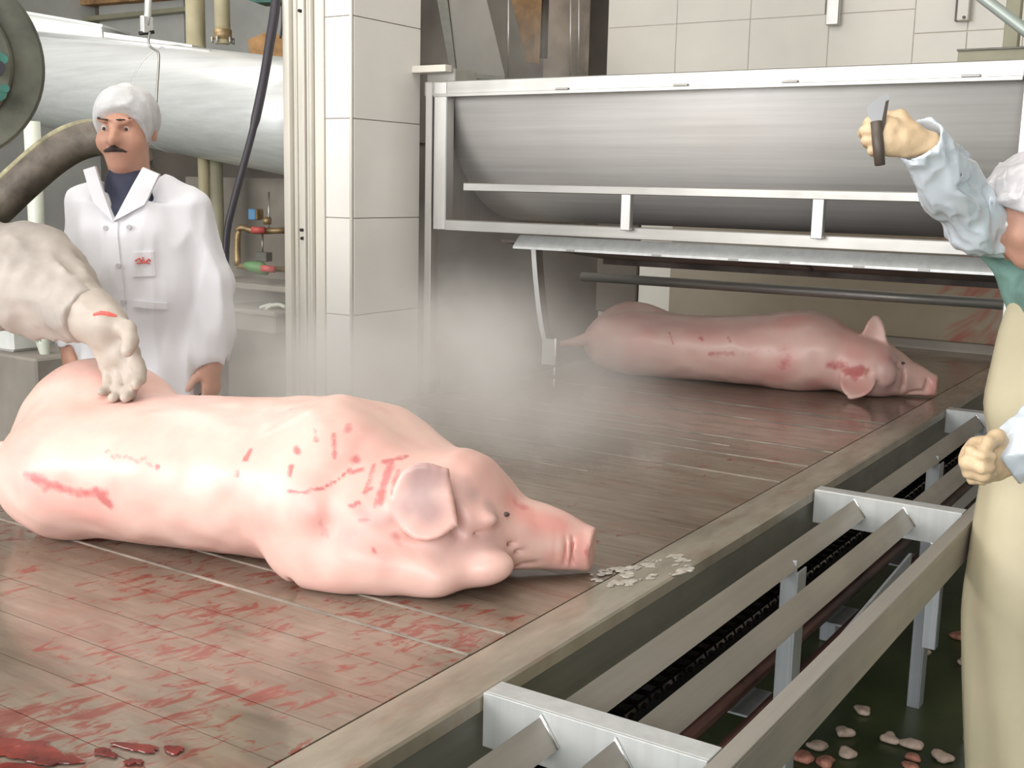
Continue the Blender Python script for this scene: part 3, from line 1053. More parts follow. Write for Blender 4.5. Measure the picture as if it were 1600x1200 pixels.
sb = empty('support_beam', (-0.95, 5.0, 2.2), 'olive-grey beam with an upright post above the machine at the right edge', 'beam')
box('beam', (-1.147, 4.98, 2.120), (-0.2, 5.06, 2.182), 'olive', sb, 0.003)
box('beam_top_flange', (-1.15, 4.97, 2.178), (-0.2, 5.07, 2.186), 'sideplate', sb, 0.001)
box('post', (-0.985, 5.0, 2.186), (-0.93, 5.05, 4.3), 'olive', sb, 0.003)
tag(tube('handrail_pipe', [PY(1470, -55, 4.7), PY(1540, 0, 4.7), PY(1600, 46, 4.7), PY(1680, 107, 4.7)], 0.021, 'bluegreenpipe', None, 12), 'grey-green pipe slanting across the top right corner', 'pipe')

# ================================================================== left background
duct = empty('steel_duct', (-4.6, 4.1, 0), 'big galvanised round duct sloping behind the man in the white coat', 'duct')
A_ = (P(50, 52, 7.0) + P(50, 190, 7.0)) / 2
B_ = (P(450, 93, 5.6) + P(450, 272, 5.6)) / 2
ra, rb = (P(50, 52, 7.0) - P(50, 190, 7.0)).length / 2, (P(450, 93, 5.6) - P(450, 272, 5.6)).length / 2
dv = (B_ - A_)
S1, S2 = A_ - dv * 0.45, B_ + dv * 0.16
tube('shell', [S1, A_, B_, S2], rb, 'galv', duct, 48)
dn = dv.normalized()
mid = A_ + dv * 0.62
tube('seam_band', [mid - dn * 0.006, mid + dn * 0.006], rb + 0.004, 'galv', duct, 48)
up = Vector((0, 0, 1))
e1 = P(50, 55, 6.95) + up * 0.0
tube('top_flange', [P(40, 52, 6.75), P(330, 83, 5.8)], 0.018, 'galv', duct, 8)
lid = empty('hatch_box', tuple(P(100, 40, 7.0)), 'flat white box lying on top of the duct at its left', 'box')
bm = bmesh.new()
bm_prism(bm, [P(40, 20, 6.9), P(158, 40, 6.5), P(160, 58, 6.5), P(42, 52, 6.9)], (-0.15, 0.3, 0))
bm_obj('box_body', bm, 'whiteplastic', lid)
bm = bmesh.new()
bm_prism(bm, [P(38, 17, 6.89), P(160, 38, 6.49), P(160, 42, 6.49), P(38, 21, 6.89)], (-0.16, 0.32, 0))
bm_obj('box_lid', bm, 'whiteplastic', lid)
bm = bmesh.new()
bm_prism(bm, [P(162, 50, 6.5), P(300, 70, 6.1), P(300, 76, 6.1), P(162, 58, 6.5)], (-0.05, 0.15, 0))
tag(bm_obj('duct_strip', bm, 'whiteplastic', None), 'narrow white strip along the top of the duct right of the box', 'strip')

for (x, wpx, D, l) in ((306, 30, 6.25, 'thick cream pipe standing behind the duct, left of two'), (346, 24, 6.0, 'slimmer cream pipe with brown collar standing on the duct, right of two')):
    t = empty('steam_pipe', tuple(P(x, 60, D)), l, 'pipe', 'pipes above the duct')
    r = wpx / 2 / F_PX * D
    base = P(x + (0 if x < 320 else 2), 62, D)
    tube('pipe', [base - up * (0.15 if x < 320 else 0.02), Vector((base.x, base.y, 4.3))], r, 'yellowpipe', t, 18)
    if x > 320:
        tube('collar', [base + up * 0.0, base + up * 0.05], r * 1.18, 'brass', t, 18)
        for a in range(6):
            q = base + Vector((math.cos(a) * r * 1.35, math.sin(a) * r * 1.35, -0.02))
            tube('bolt', [q, q + up * 0.03], 0.008, 'steel', t, 6)
for (x, wpx, l) in ((318, 18, 'cream support post under the duct, left of two'), (338, 20, 'olive support post under the duct, right of two')):
    q = P(x, 250, 6.1)
    t = tube('support_post', [Vector((q.x, q.y, 0)), Vector((q.x, q.y, 1.78))], wpx / 2 / F_PX * 6.1, 'yellowpipe' if x < 330 else 'olive', None, 14)
    tag(t, l, 'post', 'posts under the duct')
q = P(52, 240, 5.2)
t = empty('pale_post', (q.x, q.y, 0), 'pale plastic post with narrowed foot at the left, beside the man in white', 'post')
qz = lambda yy: P(52, yy, 5.2).z
tube('post_shaft', [(q.x, q.y, qz(540)), (q.x, q.y, qz(190))], 0.036, 'palepipe', t, 14)
tube('post_foot', [(q.x + .03, q.y, 0), (q.x + .03, q.y, qz(580)), (q.x + 0.01, q.y, qz(545)), (q.x, q.y, qz(530))], [0.014, 0.014, 0.03, 0.036], 'palepipe', t, 14)
q = P(22, 515, 5.4)
t = empty('white_tank', tuple(q), 'white plastic tank partly hidden by the worker at the left edge', 'tank')
box('tank_body', (q.x - 0.14, q.y - 0.05, q.z - 0.10), (q.x + 0.05, q.y + 0.1, q.z + 0.35), 'whiteplastic', t, 0.015)
box('tank_rib', (q.x - 0.142, q.y - 0.054, q.z - 0.0), (q.x + 0.052, q.y - 0.048, q.z + 0.012), 'concrete', t, 0.001)
bm = bmesh.new()
bm_box(bm, (q.x - 0.25, q.y - 0.1, 0), (q.x + 0.3, q.y + 0.25, q.z - 0.1), 0.01)
tag(bm_obj('stone_plinth', bm, 'midwall', None), 'grey plinth carrying the white tank at the left edge', 'plinth')

# beams at the top left
for pts, mt, l, nm in (([PY(60, 0, 6.65), PY(300, -20, 6.65), PY(300, -6, 6.65), PY(62, 13, 6.65)], 'rust', 'orange-brown beam above the duct, highest at top left', 'rusty_beam'),
                       ([PY(90, 30, 6.66), PY(300, 9, 6.66), PY(300, 16, 6.66), PY(90, 37, 6.66)], 'olive', 'thin olive rail below the orange-brown beam at top left', 'thin_rail')):
    bm = bmesh.new()
    bm_prism(bm, pts, (0, 0.12, 0))
    tag(bm_obj(nm, bm, mt, None), l, 'beam')
bm = bmesh.new()
bm_prism(bm, [P(387, 62, 6.4), P(420, 48, 6.4), P(450, 60, 6.4), P(450, 92, 6.4), P(390, 84, 6.4)], (-0.1, 0.2, 0))
tag(bm_obj('brown_housing', bm, 'rust', None), 'small brown housing on top of the duct beside the column', 'housing')
bm = bmesh.new()
bm_prism(bm, [P(376, -20, 6.0), P(440, -20, 6.0), P(440, 3, 6.0), P(400, 4, 6.0), P(378, -4, 6.0)], (-0.05, 0.12, 0))
tag(bm_obj('green_lamp_housing', bm, 'teal', None), 'dark green housing cut by the top edge beside the cable', 'housing')

# grey wall cladding left: vertical sheets far behind
for i in range(5):
    xa = -8.8 + i * 1.1
    box('cladding_sheet', (xa, 6.76, 1.9), (xa + 1.08, 6.80, 4.28), 'concrete' if i < 3 else 'darkwall', wr, 0.006)

# hook and wire loop over the duct
hk = empty('hanging_hook', tuple(P(232, 40, 4.6)), 'grey rod with a shackle hanging above the duct by the man in white', 'hook')
tube('rod', [P(236, -120, 4.6), P(231, 22, 4.6), P(228, 40, 4.6)], 0.014, 'galv', hk, 10)
box('shackle_plate', tuple(P(222, 52, 4.6) - Vector((0.0, 0.01, 0))), tuple(P(236, 26, 4.6) + Vector((0.0, 0.012, 0))), 'galv', hk, 0.003)
tube('pin', [P(218, 52, 4.58), P(240, 50, 4.62)], 0.008, 'darkmetal', hk, 8)
tag(tube('wire_loop', spline([P(234, 50, 4.6), P(232, 66, 4.6), P(236, 74, 4.6), P(247, 82, 4.58), P(248, 100, 4.58), P(246, 130, 4.58), P(244, 165, 4.58)], 5), 0.005, 'steel', None, 8), 'thin light wire hanging from the hook in front of the duct', 'wire')
tag(tube('black_cable', spline([P(436, -120, 4.1), P(431, 0, 4.1), P(421, 70, 4.1), P(411, 130, 4.1), P(396, 200, 4.1), P(380, 260, 4.1), P(364, 320, 4.1), P(354, 372, 4.1), P(352, 470, 4.1), P(352, 660, 4.1)], 5), [0.019] * 5 + [0.018] * 5 + [0.017] * 10 + [0.013] * 26, 'black', None, 12), 'thick black cable hanging in a curve left of the column', 'cable')
tag(tube('thin_cable', spline([P(443, -60, 4.3), P(441, 30, 4.3), P(438, 60, 4.3)], 4), 0.004, 'black', None, 6), 'thin dark wire between the black cable and the column', 'wire')

# valve manifold on the wall, trough below it
V = empty('valve_manifold', tuple(P(405, 390, 6.0)), 'small pipe manifold with red, blue and green valves left of the column', 'valves')
D = 6.0
tube('pipe', spline([P(445, 360, D), P(400, 361, D), P(376, 356, D), P(371, 372, D), P(371, 415, D)], 5), 0.017, 'brass', V, 10)
tube('pipe', [P(450, 421, D), P(405, 420, D), P(371, 415, D)], 0.014, 'brass', V, 10)
tube('riser', [P(420, 300, D), P(420, 356, D)], 0.005, 'steel_v', V, 8)
tube('red_handle', [P(393, 359, D - .04), P(414, 360, D - .04)], 0.018, 'red', V, 10)
tube('red_handle', [P(408, 419, D - .04), P(430, 421, D - .04)], 0.018, 'red', V, 10)
c0 = P(397, 335, D)
box('blue_handle', (c0.x - 0.025, c0.y - 0.02, c0.z - 0.028), (c0.x + 0.025, c0.y + 0.03, c0.z + 0.028), 'blue', V, 0.004)
box('handle_cap', (c0.x + 0.028, c0.y - 0.02, c0.z - 0.025), (c0.x + 0.04, c0.y + 0.03, c0.z + 0.028), 'brass', V, 0.003)
tube('valve_body', [P(412, 345, D), P(423, 345, D)], 0.02, 'brass', V, 10)
tube('spindle', [P(410, 366, D), P(410, 395, D)], 0.005, 'steel', V, 8)
c0 = P(411, 401, D)
box('gauge_block', (c0.x - 0.04, c0.y - 0.02, c0.z - 0.024), (c0.x + 0.04, c0.y + 0.03, c0.z + 0.024), 'sideplate', V, 0.004)
tube('green_body', [P(381, 414, D), P(392, 416, D), P(408, 419, D), P(420, 424, D)], [0.014, 0.028, 0.034, 0.022], 'valvegreen', V, 12)
c0 = P(405, 500, 6.0)
sk = empty('wash_trough', tuple(c0), 'grey concrete wash trough on the wall left of the column', 'trough')
box('trough_body', (c0.x - 0.25, c0.y - 0.05, c0.z - 0.06), (c0.x + 0.16, c0.y + 0.3, c0.z + 0.04), 'midwall', sk, 0.01)
box('trough_rim', (c0.x - 0.27, c0.y - 0.07, c0.z + 0.03), (c0.x + 0.18, c0.y + 0.32, c0.z + 0.06), 'midwall', sk, 0.01)
tube('tap', spline([P(416, 498, 5.95), P(416, 484, 5.95), P(422, 478, 5.95), P(436, 476, 5.95), P(446, 480, 5.95)], 4), 0.011, 'palepipe', sk, 8)
tube('spout', [P(406, 481, 5.95), P(424, 475, 5.95)], 0.009, 'palepipe', sk, 8)
bm = bmesh.new()
bm_box(bm, (c0.x - 0.45, c0.y - 0.02, c0.z + 0.155), (c0.x + 0.25, c0.y + 0.32, c0.z + 0.185), 0.006)
tag(bm_obj('wall_ledge', bm, 'midwall', None), 'grey ledge under the green valve', 'ledge')
box('wall_inner', (c0.x - 0.9, c0.y + 0.32, 0), (-3.75, c0.y + 0.42, 1.62), 'midwall', None, 0)['kind'] = 'structure'

# motor housing at the upper left
mo = empty('motor_drum', tuple(P(-98, 94, 2.45)), 'round grey-green motor drum cut by the upper left edge', 'motor')
C = P(-98, 94, 2.45)
Rm = 158 / F_PX * 2.45
ax = (Vector(CAM) - C).normalized()
ax.z *= 0.3
ax.normalize()
tube('drum', [C + ax * -0.26, C + ax * -0.02, C + ax * 0.0], [Rm, Rm, Rm * 0.965], 'motor', mo, 56)
tube('hub', [C, C + ax * 0.012, C + ax * 0.016], [Rm * 0.70, Rm * 0.69, Rm * 0.66], 'motor', mo, 40)
for px, py, r in ((4, 92, .011), (-6, 88, .014), (8, 138, .009), (-2, 146, .016)):
    q = P(px, py, 2.44)
    tube('paint_patch', [q - ax * 0.02, q + ax * 0.004], r, 'teal', mo, 10)
q = P(-4, 106, 2.44)
tube('bearing_hole', [q - ax * 0.03, q + ax * 0.006], 0.016, 'black', mo, 14)
tube('hanger_rod', [C - ax * 0.15 + up * (Rm - .02), Vector(((C - ax * 0.15).x, (C - ax * 0.15).y, 4.3))], 0.03, 'galv', mo, 12)

# thick hose arching behind the man's head
ho = empty('suction_hose', tuple(P(60, 260, 3.4)), 'thick brown hose arching from the left edge to behind the capped man', 'hose')
hp = spline([P(-260, 560, 4.0), P(-120, 425, 3.95), P(-20, 338, 3.9), P(40, 282, 3.9), P(85, 244, 3.9), P(125, 222, 3.9), P(165, 216, 3.9), P(205, 236, 3.95), P(228, 330, 4.0), P(232, 600, 4.0), P(232, 1000, 4.0)], 6)
tube('hose', hp, 0.060, 'hose', ho, 18)
tube('wear_rib', [p + Vector((-.016, -.03, 0.047)) for p in hp[4:38]], 0.013, 'hosetop', ho, 8)
STEAM = True


# ================================================================== pigs
def rotx(a):
    return np.array([[1, 0, 0], [0, math.cos(a), math.sin(a)], [0, -math.sin(a), math.cos(a)]])


def make_pig(label, P0, ang, rows, ham, head, eye, ears, legs, tail, h, marks, ax_off=0.0, folds=()):
    """local frame: x from rump to snout, y away from the camera, z up; origin on the table"""
    G = Grid((-0.22, -0.42, -0.01), (1.48, 0.72, 0.40), h)
    G.loft_x(rows, 0.02, 2.25)
    for c, r, k in ham:
        G.ell(c, r, k)
    for pts, rads in legs:
        G.chain(pts, rads, 0.05)
    G.loft_x(head, 0.05, 2.15)
    for c, r, k, rot, carve in folds:
        G.ell(c, r, k, rot, carve)
    if tail:
        G.chain(tail[0], tail[1], 0.012)
    # soft irregularity of the skin
    G.F += 0.010 * vnoise(G.X, G.Y, G.Z, 9.0, 3) + 0.004 * vnoise(G.X, G.Y, G.Z, 26.0, 5)
    for O, U, Vv, L, prof, t, bend, cup in ears:
        G.flap(O, U, Vv, L, prof, t, 0.014, bend, cup)
    G.F = np.maximum(G.F, -(G.Z - 0.0015) + 0 * G.X)
    Vv_, Fq = G.mesh()
    me = np_mesh('pig', Vv_, Fq)
    o = link('pig', me, 'pig')
    o.location = (P0[0], P0[1], DZ)
    o.rotation_euler = (0, 0, ang)
    tag(o, label, 'pig')
    mw = wmat(o)
    Mr = np.array(mw.to_3x3())
    Wv = Vv_ @ Mr.T + np.array(mw.translation)
    bvh = BVHTree.FromPolygons([Vector(v) for v in Wv], [tuple(f) for f in Fq])
    col = np.zeros((len(Wv), 4), np.float32)
    col[:, 3] = 1
    cam_o = Vector(CAM)
    for ch, pts, w, s in marks:
        q = []
        for (px, py) in pts:
            d = Vector(ray(px, py)).normalized()
            hit = bvh.ray_cast(cam_o, d)
            if hit[0] is not None:
                q.append(np.array(hit[0]))
        if not q:
            continue
        if len(q) == 1:
            q = q + [q[0] + 1e-4]
        best = np.full(len(Wv), 9.0)
        for a, b in zip(q[:-1], q[1:]):
            ab = b - a
            t = np.clip(((Wv - a) @ ab) / (ab @ ab + 1e-12), 0, 1)
            best = np.minimum(best, np.linalg.norm(Wv - a - t[:, None] * ab, axis=1))
        val = s * np.clip(1.35 - best / w, 0, 1)
        col[:, ch] = np.maximum(col[:, ch], val)
    at = me.color_attributes.new('marks', 'FLOAT_COLOR', 'POINT')
    at.data.foreach_set('color', col.ravel())
    inv = mw.inverted()
    for (px, py, r) in eye:
        d = Vector(ray(px, py)).normalized()
        hit = bvh.ray_cast(cam_o, d)
        if hit[0] is None:
            continue
        p, nn = inv @ hit[0], (inv.to_3x3() @ hit[1]).normalized()
        bm = bmesh.new()
        bmesh.ops.create_uvsphere(bm, u_segments=14, v_segments=10, radius=r)
        bmesh.ops.scale(bm, vec=(1.3, 0.8, 0.62), verts=bm.verts)
        bmesh.ops.translate(bm, vec=p - nn * r * 0.35, verts=bm.verts)
        e = bm_obj('eye', bm, 'eye', None, True)
        e.parent = o
    return o


def prof_ear(W):
    return lambda u: W * (0.62 + 0.38 * math.sin(math.pi * min(1, u * 0.9 + 0.1))) * math.sqrt(max(0.0, 1 - max(0, (u - 0.62) / 0.38) ** 2)) + 0.001


def prof_tri(W):
    return lambda u: W * (1 - 0.80 * u ** 1.3) * math.sqrt(max(0.02, 1 - max(0, (u - 0.85) / 0.15) ** 2)) + 0.001


near_marks = [
    (0, [(42, 742), (80, 758), (120, 770), (165, 772)], 0.012, 0.62), (0, [(150, 768), (170, 788)], 0.012, 0.75), (0, [(88, 755), (70, 765)], 0.010, 0.5),
    (1, [(20, 680), (30, 720), (70, 775), (150, 800)], 0.05, 0.55), (1, [(15, 640), (60, 590)], 0.03, 0.3),
    (0, [(246, 730)], 0.006, 0.9),
    (0, [(391, 704), (384, 718)], 0.006, 0.9), (0, [(371, 736), (370, 744)], 0.0045, 0.8), (0, [(462, 699), (465, 706)], 0.008, 0.6), (0, [(455, 728), (452, 742)], 0.0045, 0.7),
    (0, [(451, 767), (475, 769), (505, 763), (530, 748), (548, 732)], 0.0035, 0.75),
    (0, [(522, 678), (523, 715)], 0.006, 0.7), (0, [(546, 664), (541, 674)], 0.009, 0.65), (0, [(556, 718)], 0.012, 0.7), (0, [(549, 738), (566, 733)], 0.006, 0.7),
    (0, [(492, 670), (494, 690)], 0.005, 0.45), (0, [(600, 722), (626, 716)], 0.007, 0.75), (0, [(612, 724), (602, 750), (594, 785)], 0.009, 0.75), (0, [(622, 735), (612, 770)], 0.006, 0.55),
    (0, [(585, 725), (577, 752), (570, 772)], 0.005, 0.6), (0, [(568, 770), (582, 762)], 0.005, 0.7), (0, [(548, 792), (562, 785)], 0.004, 0.8), (0, [(560, 814), (575, 812)], 0.004, 0.6),
    (0, [(596, 760), (585, 792)], 0.006, 0.6), (0, [(606, 742), (590, 775)], 0.005, 0.55), (0, [(632, 716), (636, 712)], 0.006, 0.6), (0, [(452, 640), (475, 634)], 0.008, 0.3),
    (2, [(560, 796), (572, 808)], 0.012, 0.5), (2, [(590, 815), (625, 812)], 0.014, 0.35),
    (1, [(500, 815), (540, 840), (600, 865)], 0.035, 0.6), (0, [(502, 822), (508, 835)], 0.010, 0.3), (0, [(583, 857), (585, 862)], 0.004, 0.8), (1, [(620, 850), (650, 840)], 0.03, 0.45),
    (0, [(615, 838), (622, 850)], 0.012, 0.35), (1, [(560, 700), (600, 740), (590, 790)], 0.06, 0.5),
    (1, [(800, 785), (840, 815), (875, 820)], 0.03, 0.9), (1, [(905, 850), (915, 870)], 0.025, 0.7), (0, [(806, 784), (822, 792)], 0.016, 0.40), (1, [(860, 870), (910, 880)], 0.02, 0.5),
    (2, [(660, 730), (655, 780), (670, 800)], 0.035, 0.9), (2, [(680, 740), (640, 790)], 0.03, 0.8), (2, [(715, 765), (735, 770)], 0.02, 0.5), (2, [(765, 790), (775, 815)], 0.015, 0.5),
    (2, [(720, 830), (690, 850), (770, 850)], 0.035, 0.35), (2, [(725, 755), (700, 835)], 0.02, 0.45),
    (1, [(395, 660), (340, 640)], 0.03, 0.2), (1, [(430, 850), (410, 800)], 0.03, 0.3),
    (0, [(915, 862), (916, 866)], 0.006, 0.5),
]
# faint inked tally on the flank
for i in range(8):
    x = 164 + i * 9.5
    y = 708 + i * 1.9 + (2 if i % 2 else -1)
    near_marks.append((2, [(x, y), (x + 5, y + (4 if i % 3 else -3))], 0.0032, 0.8))
a19 = math.radians(19.046)
near = make_pig(
    'large pale pink pig lying nearest the camera, scratched red at the shoulder', (-2.288, 1.481), a19,
    [(0.03, 0.07, 0.135, 0.06, 0.06), (0.06, 0.06, 0.138, 0.12, 0.10), (0.12, 0.03, 0.138, 0.18, 0.13), (0.2, 0.0, 0.142, 0.22, 0.140), (0.4, 0, 0.149, 0.24, 0.149),
     (0.6, 0, 0.152, 0.245, 0.152), (0.78, 0, 0.156, 0.245, 0.157), (0.87, -.01, 0.146, 0.23, 0.147), (0.94, -.03, 0.125, 0.20, 0.126), (1.0, -.04, 0.11, 0.165, 0.108), (1.06, -.05, 0.10, 0.13, 0.095)],
    [((0.165, 0.11, 0.172), (0.185, 0.20, 0.180), 0.04), ((0.17, -0.04, 0.13), (0.13, 0.165, 0.128), 0.05), ((0.80, -0.03, 0.15), (0.13, 0.23, 0.158), 0.06), ((0.86, 0.06, 0.14), (0.14, 0.16, 0.135), 0.05)],
    [(0.90, -.06, .118, .175, .115), (1.0, -.06, .118, .172, .116), (1.06, -.06, .125, .155, .122), (1.10, -.055, .119, .138, .115), (1.135, -.04, .104, .112, .094), (1.17, -.02, .083, .083, .068), (1.215, 0.0, .073, .066, .060), (1.25, .012, .064, .055, .055), (1.285, .025, .050, .049, .045), (1.298, .028, .046, .047, .043), (1.306, .028, .046, .042, .040)],
    [(790, 803, 0.008)],
    [((1.078, -0.196, 0.190), (-0.92, -0.36, -0.16), (-0.22, 0.30, 1.0), 0.104, prof_ear(0.060), 0.0085, 0.010, -0.012),
     ((1.00, 0.07, 0.14), (-0.85, 0.35, -0.25), (0.1, 0.5, 1.0), 0.115, prof_ear(0.05), 0.0085, -0.01, 0.012)],
    [([(0.16, 0.15, 0.17), (0.24, 0.33, 0.11), (0.28, 0.48, 0.075), (0.34, 0.60, 0.045)], [0.12, 0.07, 0.042, 0.030]),
     ([(0.14, 0.12, 0.09), (0.34, 0.33, 0.075), (0.40, 0.50, 0.05), (0.46, 0.62, 0.035)], [0.10, 0.065, 0.040, 0.030]),
     ([(0.76, 0.14, 0.12), (0.74, 0.32, 0.085), (0.68, 0.44, 0.055), (0.60, 0.50, 0.036)], [0.09, 0.058, 0.036, 0.028]),
     ([(0.72, 0.12, 0.08), (0.66, 0.30, 0.06), (0.58, 0.42, 0.045), (0.50, 0.46, 0.032)], [0.085, 0.052, 0.036, 0.028])],
    ([(0.0, -0.02, 0.16), (-0.03, 0.04, 0.12), (-0.05, 0.09, 0.06)], [0.018, 0.013, 0.008]),
    0.0056, near_marks, folds=[
        ((1.098, -0.188, 0.15), (0.02, 0.012, 0.04), 0.016, None, True),      # hollow in front of the ear
        ((1.128, -0.162, 0.120), (0.022, 0.010, 0.008), 0.012, None, True),  # eye slit
        ((1.125, -0.150, 0.142), (0.030, 0.014, 0.010), 0.03, None, False),  # brow
        ((1.02, -0.20, 0.045), (0.085, 0.05, 0.048), 0.03, None, False),      # jowl
        ((1.10, -0.155, 0.055), (0.09, 0.05, 0.04), 0.03, None, False),
        ((1.20, -0.066, 0.036), (0.07, 0.012, 0.006), 0.010, None, True),    # mouth line
        ((1.262, -0.03, 0.06), (0.006, 0.012, 0.04), 0.008, None, True),      # snout wrinkle
        ((1.276, -0.022, 0.056), (0.005, 0.010, 0.04), 0.007, None, True),
        ((1.312, -0.0, 0.052), (0.012, 0.008, 0.010), 0.006, None, True), ((1.312, 0.05, 0.052), (0.012, 0.008, 0.010), 0.006, None, True),
        ((0.87, -0.22, 0.05), (0.13, 0.05, 0.055), 0.05, None, False),
        ((1.245, -0.038, 0.070), (0.004, 0.012, 0.035), 0.007, None, True),
        ((1.228, -0.045, 0.085), (0.004, 0.012, 0.028), 0.007, None, True),
        ((1.205, -0.045, 0.105), (0.005, 0.014, 0.022), 0.008, None, True),
        ((1.155, -0.10, 0.085), (0.030, 0.010, 0.006), 0.012, None, True),
        ((1.165, -0.085, 0.066), (0.040, 0.010, 0.005), 0.012, None, True),
        ((0.79, -0.228, 0.035), (0.006, 0.02, 0.045), 0.016, None, True),
    ])

far_marks = [
    (0, [(1296, 572), (1318, 570)], 0.020, 0.6), (0, [(1322, 580), (1345, 578), (1335, 588)], 0.020, 0.85), (0, [(1046, 520), (1052, 537)], 0.005, 0.7), (0, [(1095, 527), (1096, 531)], 0.009, 0.55),
    (0, [(1110, 553), (1145, 552)], 0.012, 0.5), (0, [(1230, 560), (1222, 572)], 0.022, 0.42), (0, [(1035, 590), (1040, 592)], 0.012, 0.5), (0, [(1138, 527), (1142, 535)], 0.008, 0.5),
    (1, [(1010, 520), (990, 540), (985, 575)], 0.05, 0.6), (1, [(1090, 520), (1120, 522)], 0.05, 0.35), (1, [(1210, 590), (1230, 560)], 0.05, 0.6), (1, [(1230, 500), (1330, 515)], 0.05, 0.6),
    (1, [(1320, 520), (1340, 550)], 0.05, 0.4), (1, [(1270, 600), (1320, 600)], 0.03, 0.5), (1, [(1340, 600), (1350, 615)], 0.04, 0.5), (1, [(1375, 540), (1385, 560)], 0.03, 0.5),
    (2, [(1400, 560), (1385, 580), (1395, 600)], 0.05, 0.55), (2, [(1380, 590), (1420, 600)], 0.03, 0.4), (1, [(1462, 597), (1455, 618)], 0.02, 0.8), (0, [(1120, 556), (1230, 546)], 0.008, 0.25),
]
far = make_pig(
    'smaller pink pig lying farther away under the machine', (-2.377, 4.216), math.radians(11.525),
    [(0.0, 0.02, 0.12, 0.04, 0.04), (0.03, .015, .125, .11, .09), (.1, .005, .132, .185, .127), (.25, 0, .134, .21, .133), (.4, 0, .126, .205, .126), (.5, 0, .128, .21, .128), (.75, 0, .138, .215, .138),
     (.92, 0, .146, .215, .146), (1.0, -.01, .138, .20, .138), (1.07, -.02, .12, .17, .119), (1.14, -.03, .10, .14, .10), (1.2, -.03, .095, .11, .09)],
    [((0.19, 0.06, 0.145), (0.18, 0.16, 0.146), 0.025), ((0.88, 0.0, 0.14), (0.14, 0.20, 0.148), 0.06)],
    [(1.08, -.03, .112, .15, .112), (1.16, -.03, .105, .145, .104), (1.22, -.03, .098, .125, .096), (1.265, -.025, .083, .100, .080), (1.30, -.015, .067, .075, .064), (1.34, -.005, .056, .058, .053), (1.375, 0.0, .047, .049, .045), (1.39, .002, .045, .047, .043), (1.396, .002, .045, .043, .039)],
    [(1410, 567, 0.010)],
    [((1.150, -0.06, 0.165), (0.12, -0.15, 1.0), (1.0, 0.25, 0.1), 0.130, prof_tri(0.052), 0.0095, 0.02, -0.02),
     ((1.135, -0.15, 0.095), (-0.25, -0.75, -0.75), (1.0, -0.1, -0.15), 0.125, prof_ear(0.05), 0.0095, 0.01, 0.012)],
    [([(0.16, 0.12, 0.15), (0.24, 0.30, 0.11), (0.28, 0.46, 0.075), (0.34, 0.58, 0.045)], [0.11, 0.066, 0.042, 0.030]),
     ([(0.14, 0.10, 0.09), (0.34, 0.30, 0.075), (0.40, 0.47, 0.05), (0.46, 0.60, 0.035)], [0.09, 0.06, 0.040, 0.030]),
     ([(0.82, 0.12, 0.12), (0.80, 0.30, 0.085), (0.74, 0.42, 0.055), (0.66, 0.48, 0.036)], [0.09, 0.056, 0.036, 0.028]),
     ([(0.80, 0.10, 0.08), (0.74, 0.28, 0.06), (0.66, 0.40, 0.045), (0.58, 0.44, 0.032)], [0.08, 0.05, 0.036, 0.028])],
    ([(0.05, -0.10, 0.15), (0.0, -0.13, 0.130), (-0.055, -0.17, 0.125)], [0.026, 0.017, 0.008]),
    0.0072, far_marks, folds=[
        ((1.262, -0.115, 0.128), (0.02, 0.012, 0.012), 0.012, None, True),
        ((1.215, -0.145, 0.10), (0.035, 0.025, 0.045), 0.02, None, False),
        ((1.275, -0.105, 0.075), (0.006, 0.025, 0.05), 0.016, None, True),
        ((1.155, -0.165, 0.07), (0.008, 0.03, 0.045), 0.016, None, True),
        ((1.33, -0.055, 0.025), (0.07, 0.012, 0.006), 0.010, None, True),
        ((1.355, -0.045, 0.055), (0.005, 0.012, 0.035), 0.007, None, True),
        ((1.367, -0.045, 0.05), (0.005, 0.010, 0.035), 0.007, None, True),
        ((1.402, -0.02, 0.048), (0.012, 0.008, 0.010), 0.006, None, True), ((1.402, 0.022, 0.048), (0.012, 0.008, 0.010), 0.006, None, True),
    ])


# ================================================================== people
def V3(*a):
    return np.array(a, float)


def unit(v):
    v = np.array(v, float)
    return v / np.linalg.norm(v)


def head(G, C, ex, ef, eu, s=1.0, ears=True):
    """skull, face and neck-side features; C centre of the skull, ex right-hand axis, ef forward, eu up"""
    ex, ef, eu = unit(ex), unit(ef), unit(eu)
    C = np.array(C, float)
    Rm_ = [ex, ef, eu]

    def T(x, f, u):
        return C + s * (x * ex + f * ef + u * eu)

    def E(c, r, k, carve=False):
        G.ell(T(*c), [q * s for q in r], k, Rm_, carve)
    E((0, -0.012, 0.028), (0.074, 0.094, 0.088), 0.02)
    E((0, 0.022, -0.035), (0.060, 0.072, 0.082), 0.03)
    E((0, 0.062, -0.088), (0.030, 0.024, 0.024), 0.025)      # chin
    for sx in (-1, 1):
        E((sx * 0.042, 0.055, -0.030), (0.026, 0.026, 0.030), 0.02)   # cheek
        E((sx * 0.032, 0.092, 0.010), (0.019, 0.014, 0.012), 0.012, True)   # socket
        E((sx * 0.030, 0.086, 0.030), (0.024, 0.012, 0.008), 0.012)   # brow ridge
        if ears:
            E((sx * 0.076, -0.008, -0.005), (0.009, 0.019, 0.031), 0.008)
    G.cap(T(0, 0.088, 0.012), T(0, 0.112, -0.026), 0.009 * s, 0.013 * s, 0.014)
    for sx in (-1, 1):
        E((sx * 0.012, 0.100, -0.029), (0.009, 0.011, 0.008), 0.008)
    E((0, 0.090, -0.054), (0.024, 0.010, 0.007), 0.008)
    E((0, 0.086, -0.066), (0.021, 0.010, 0.008), 0.008)
    E((0, 0.100, -0.0600), (0.024, 0.008, 0.0022), 0.003, True)
    return T


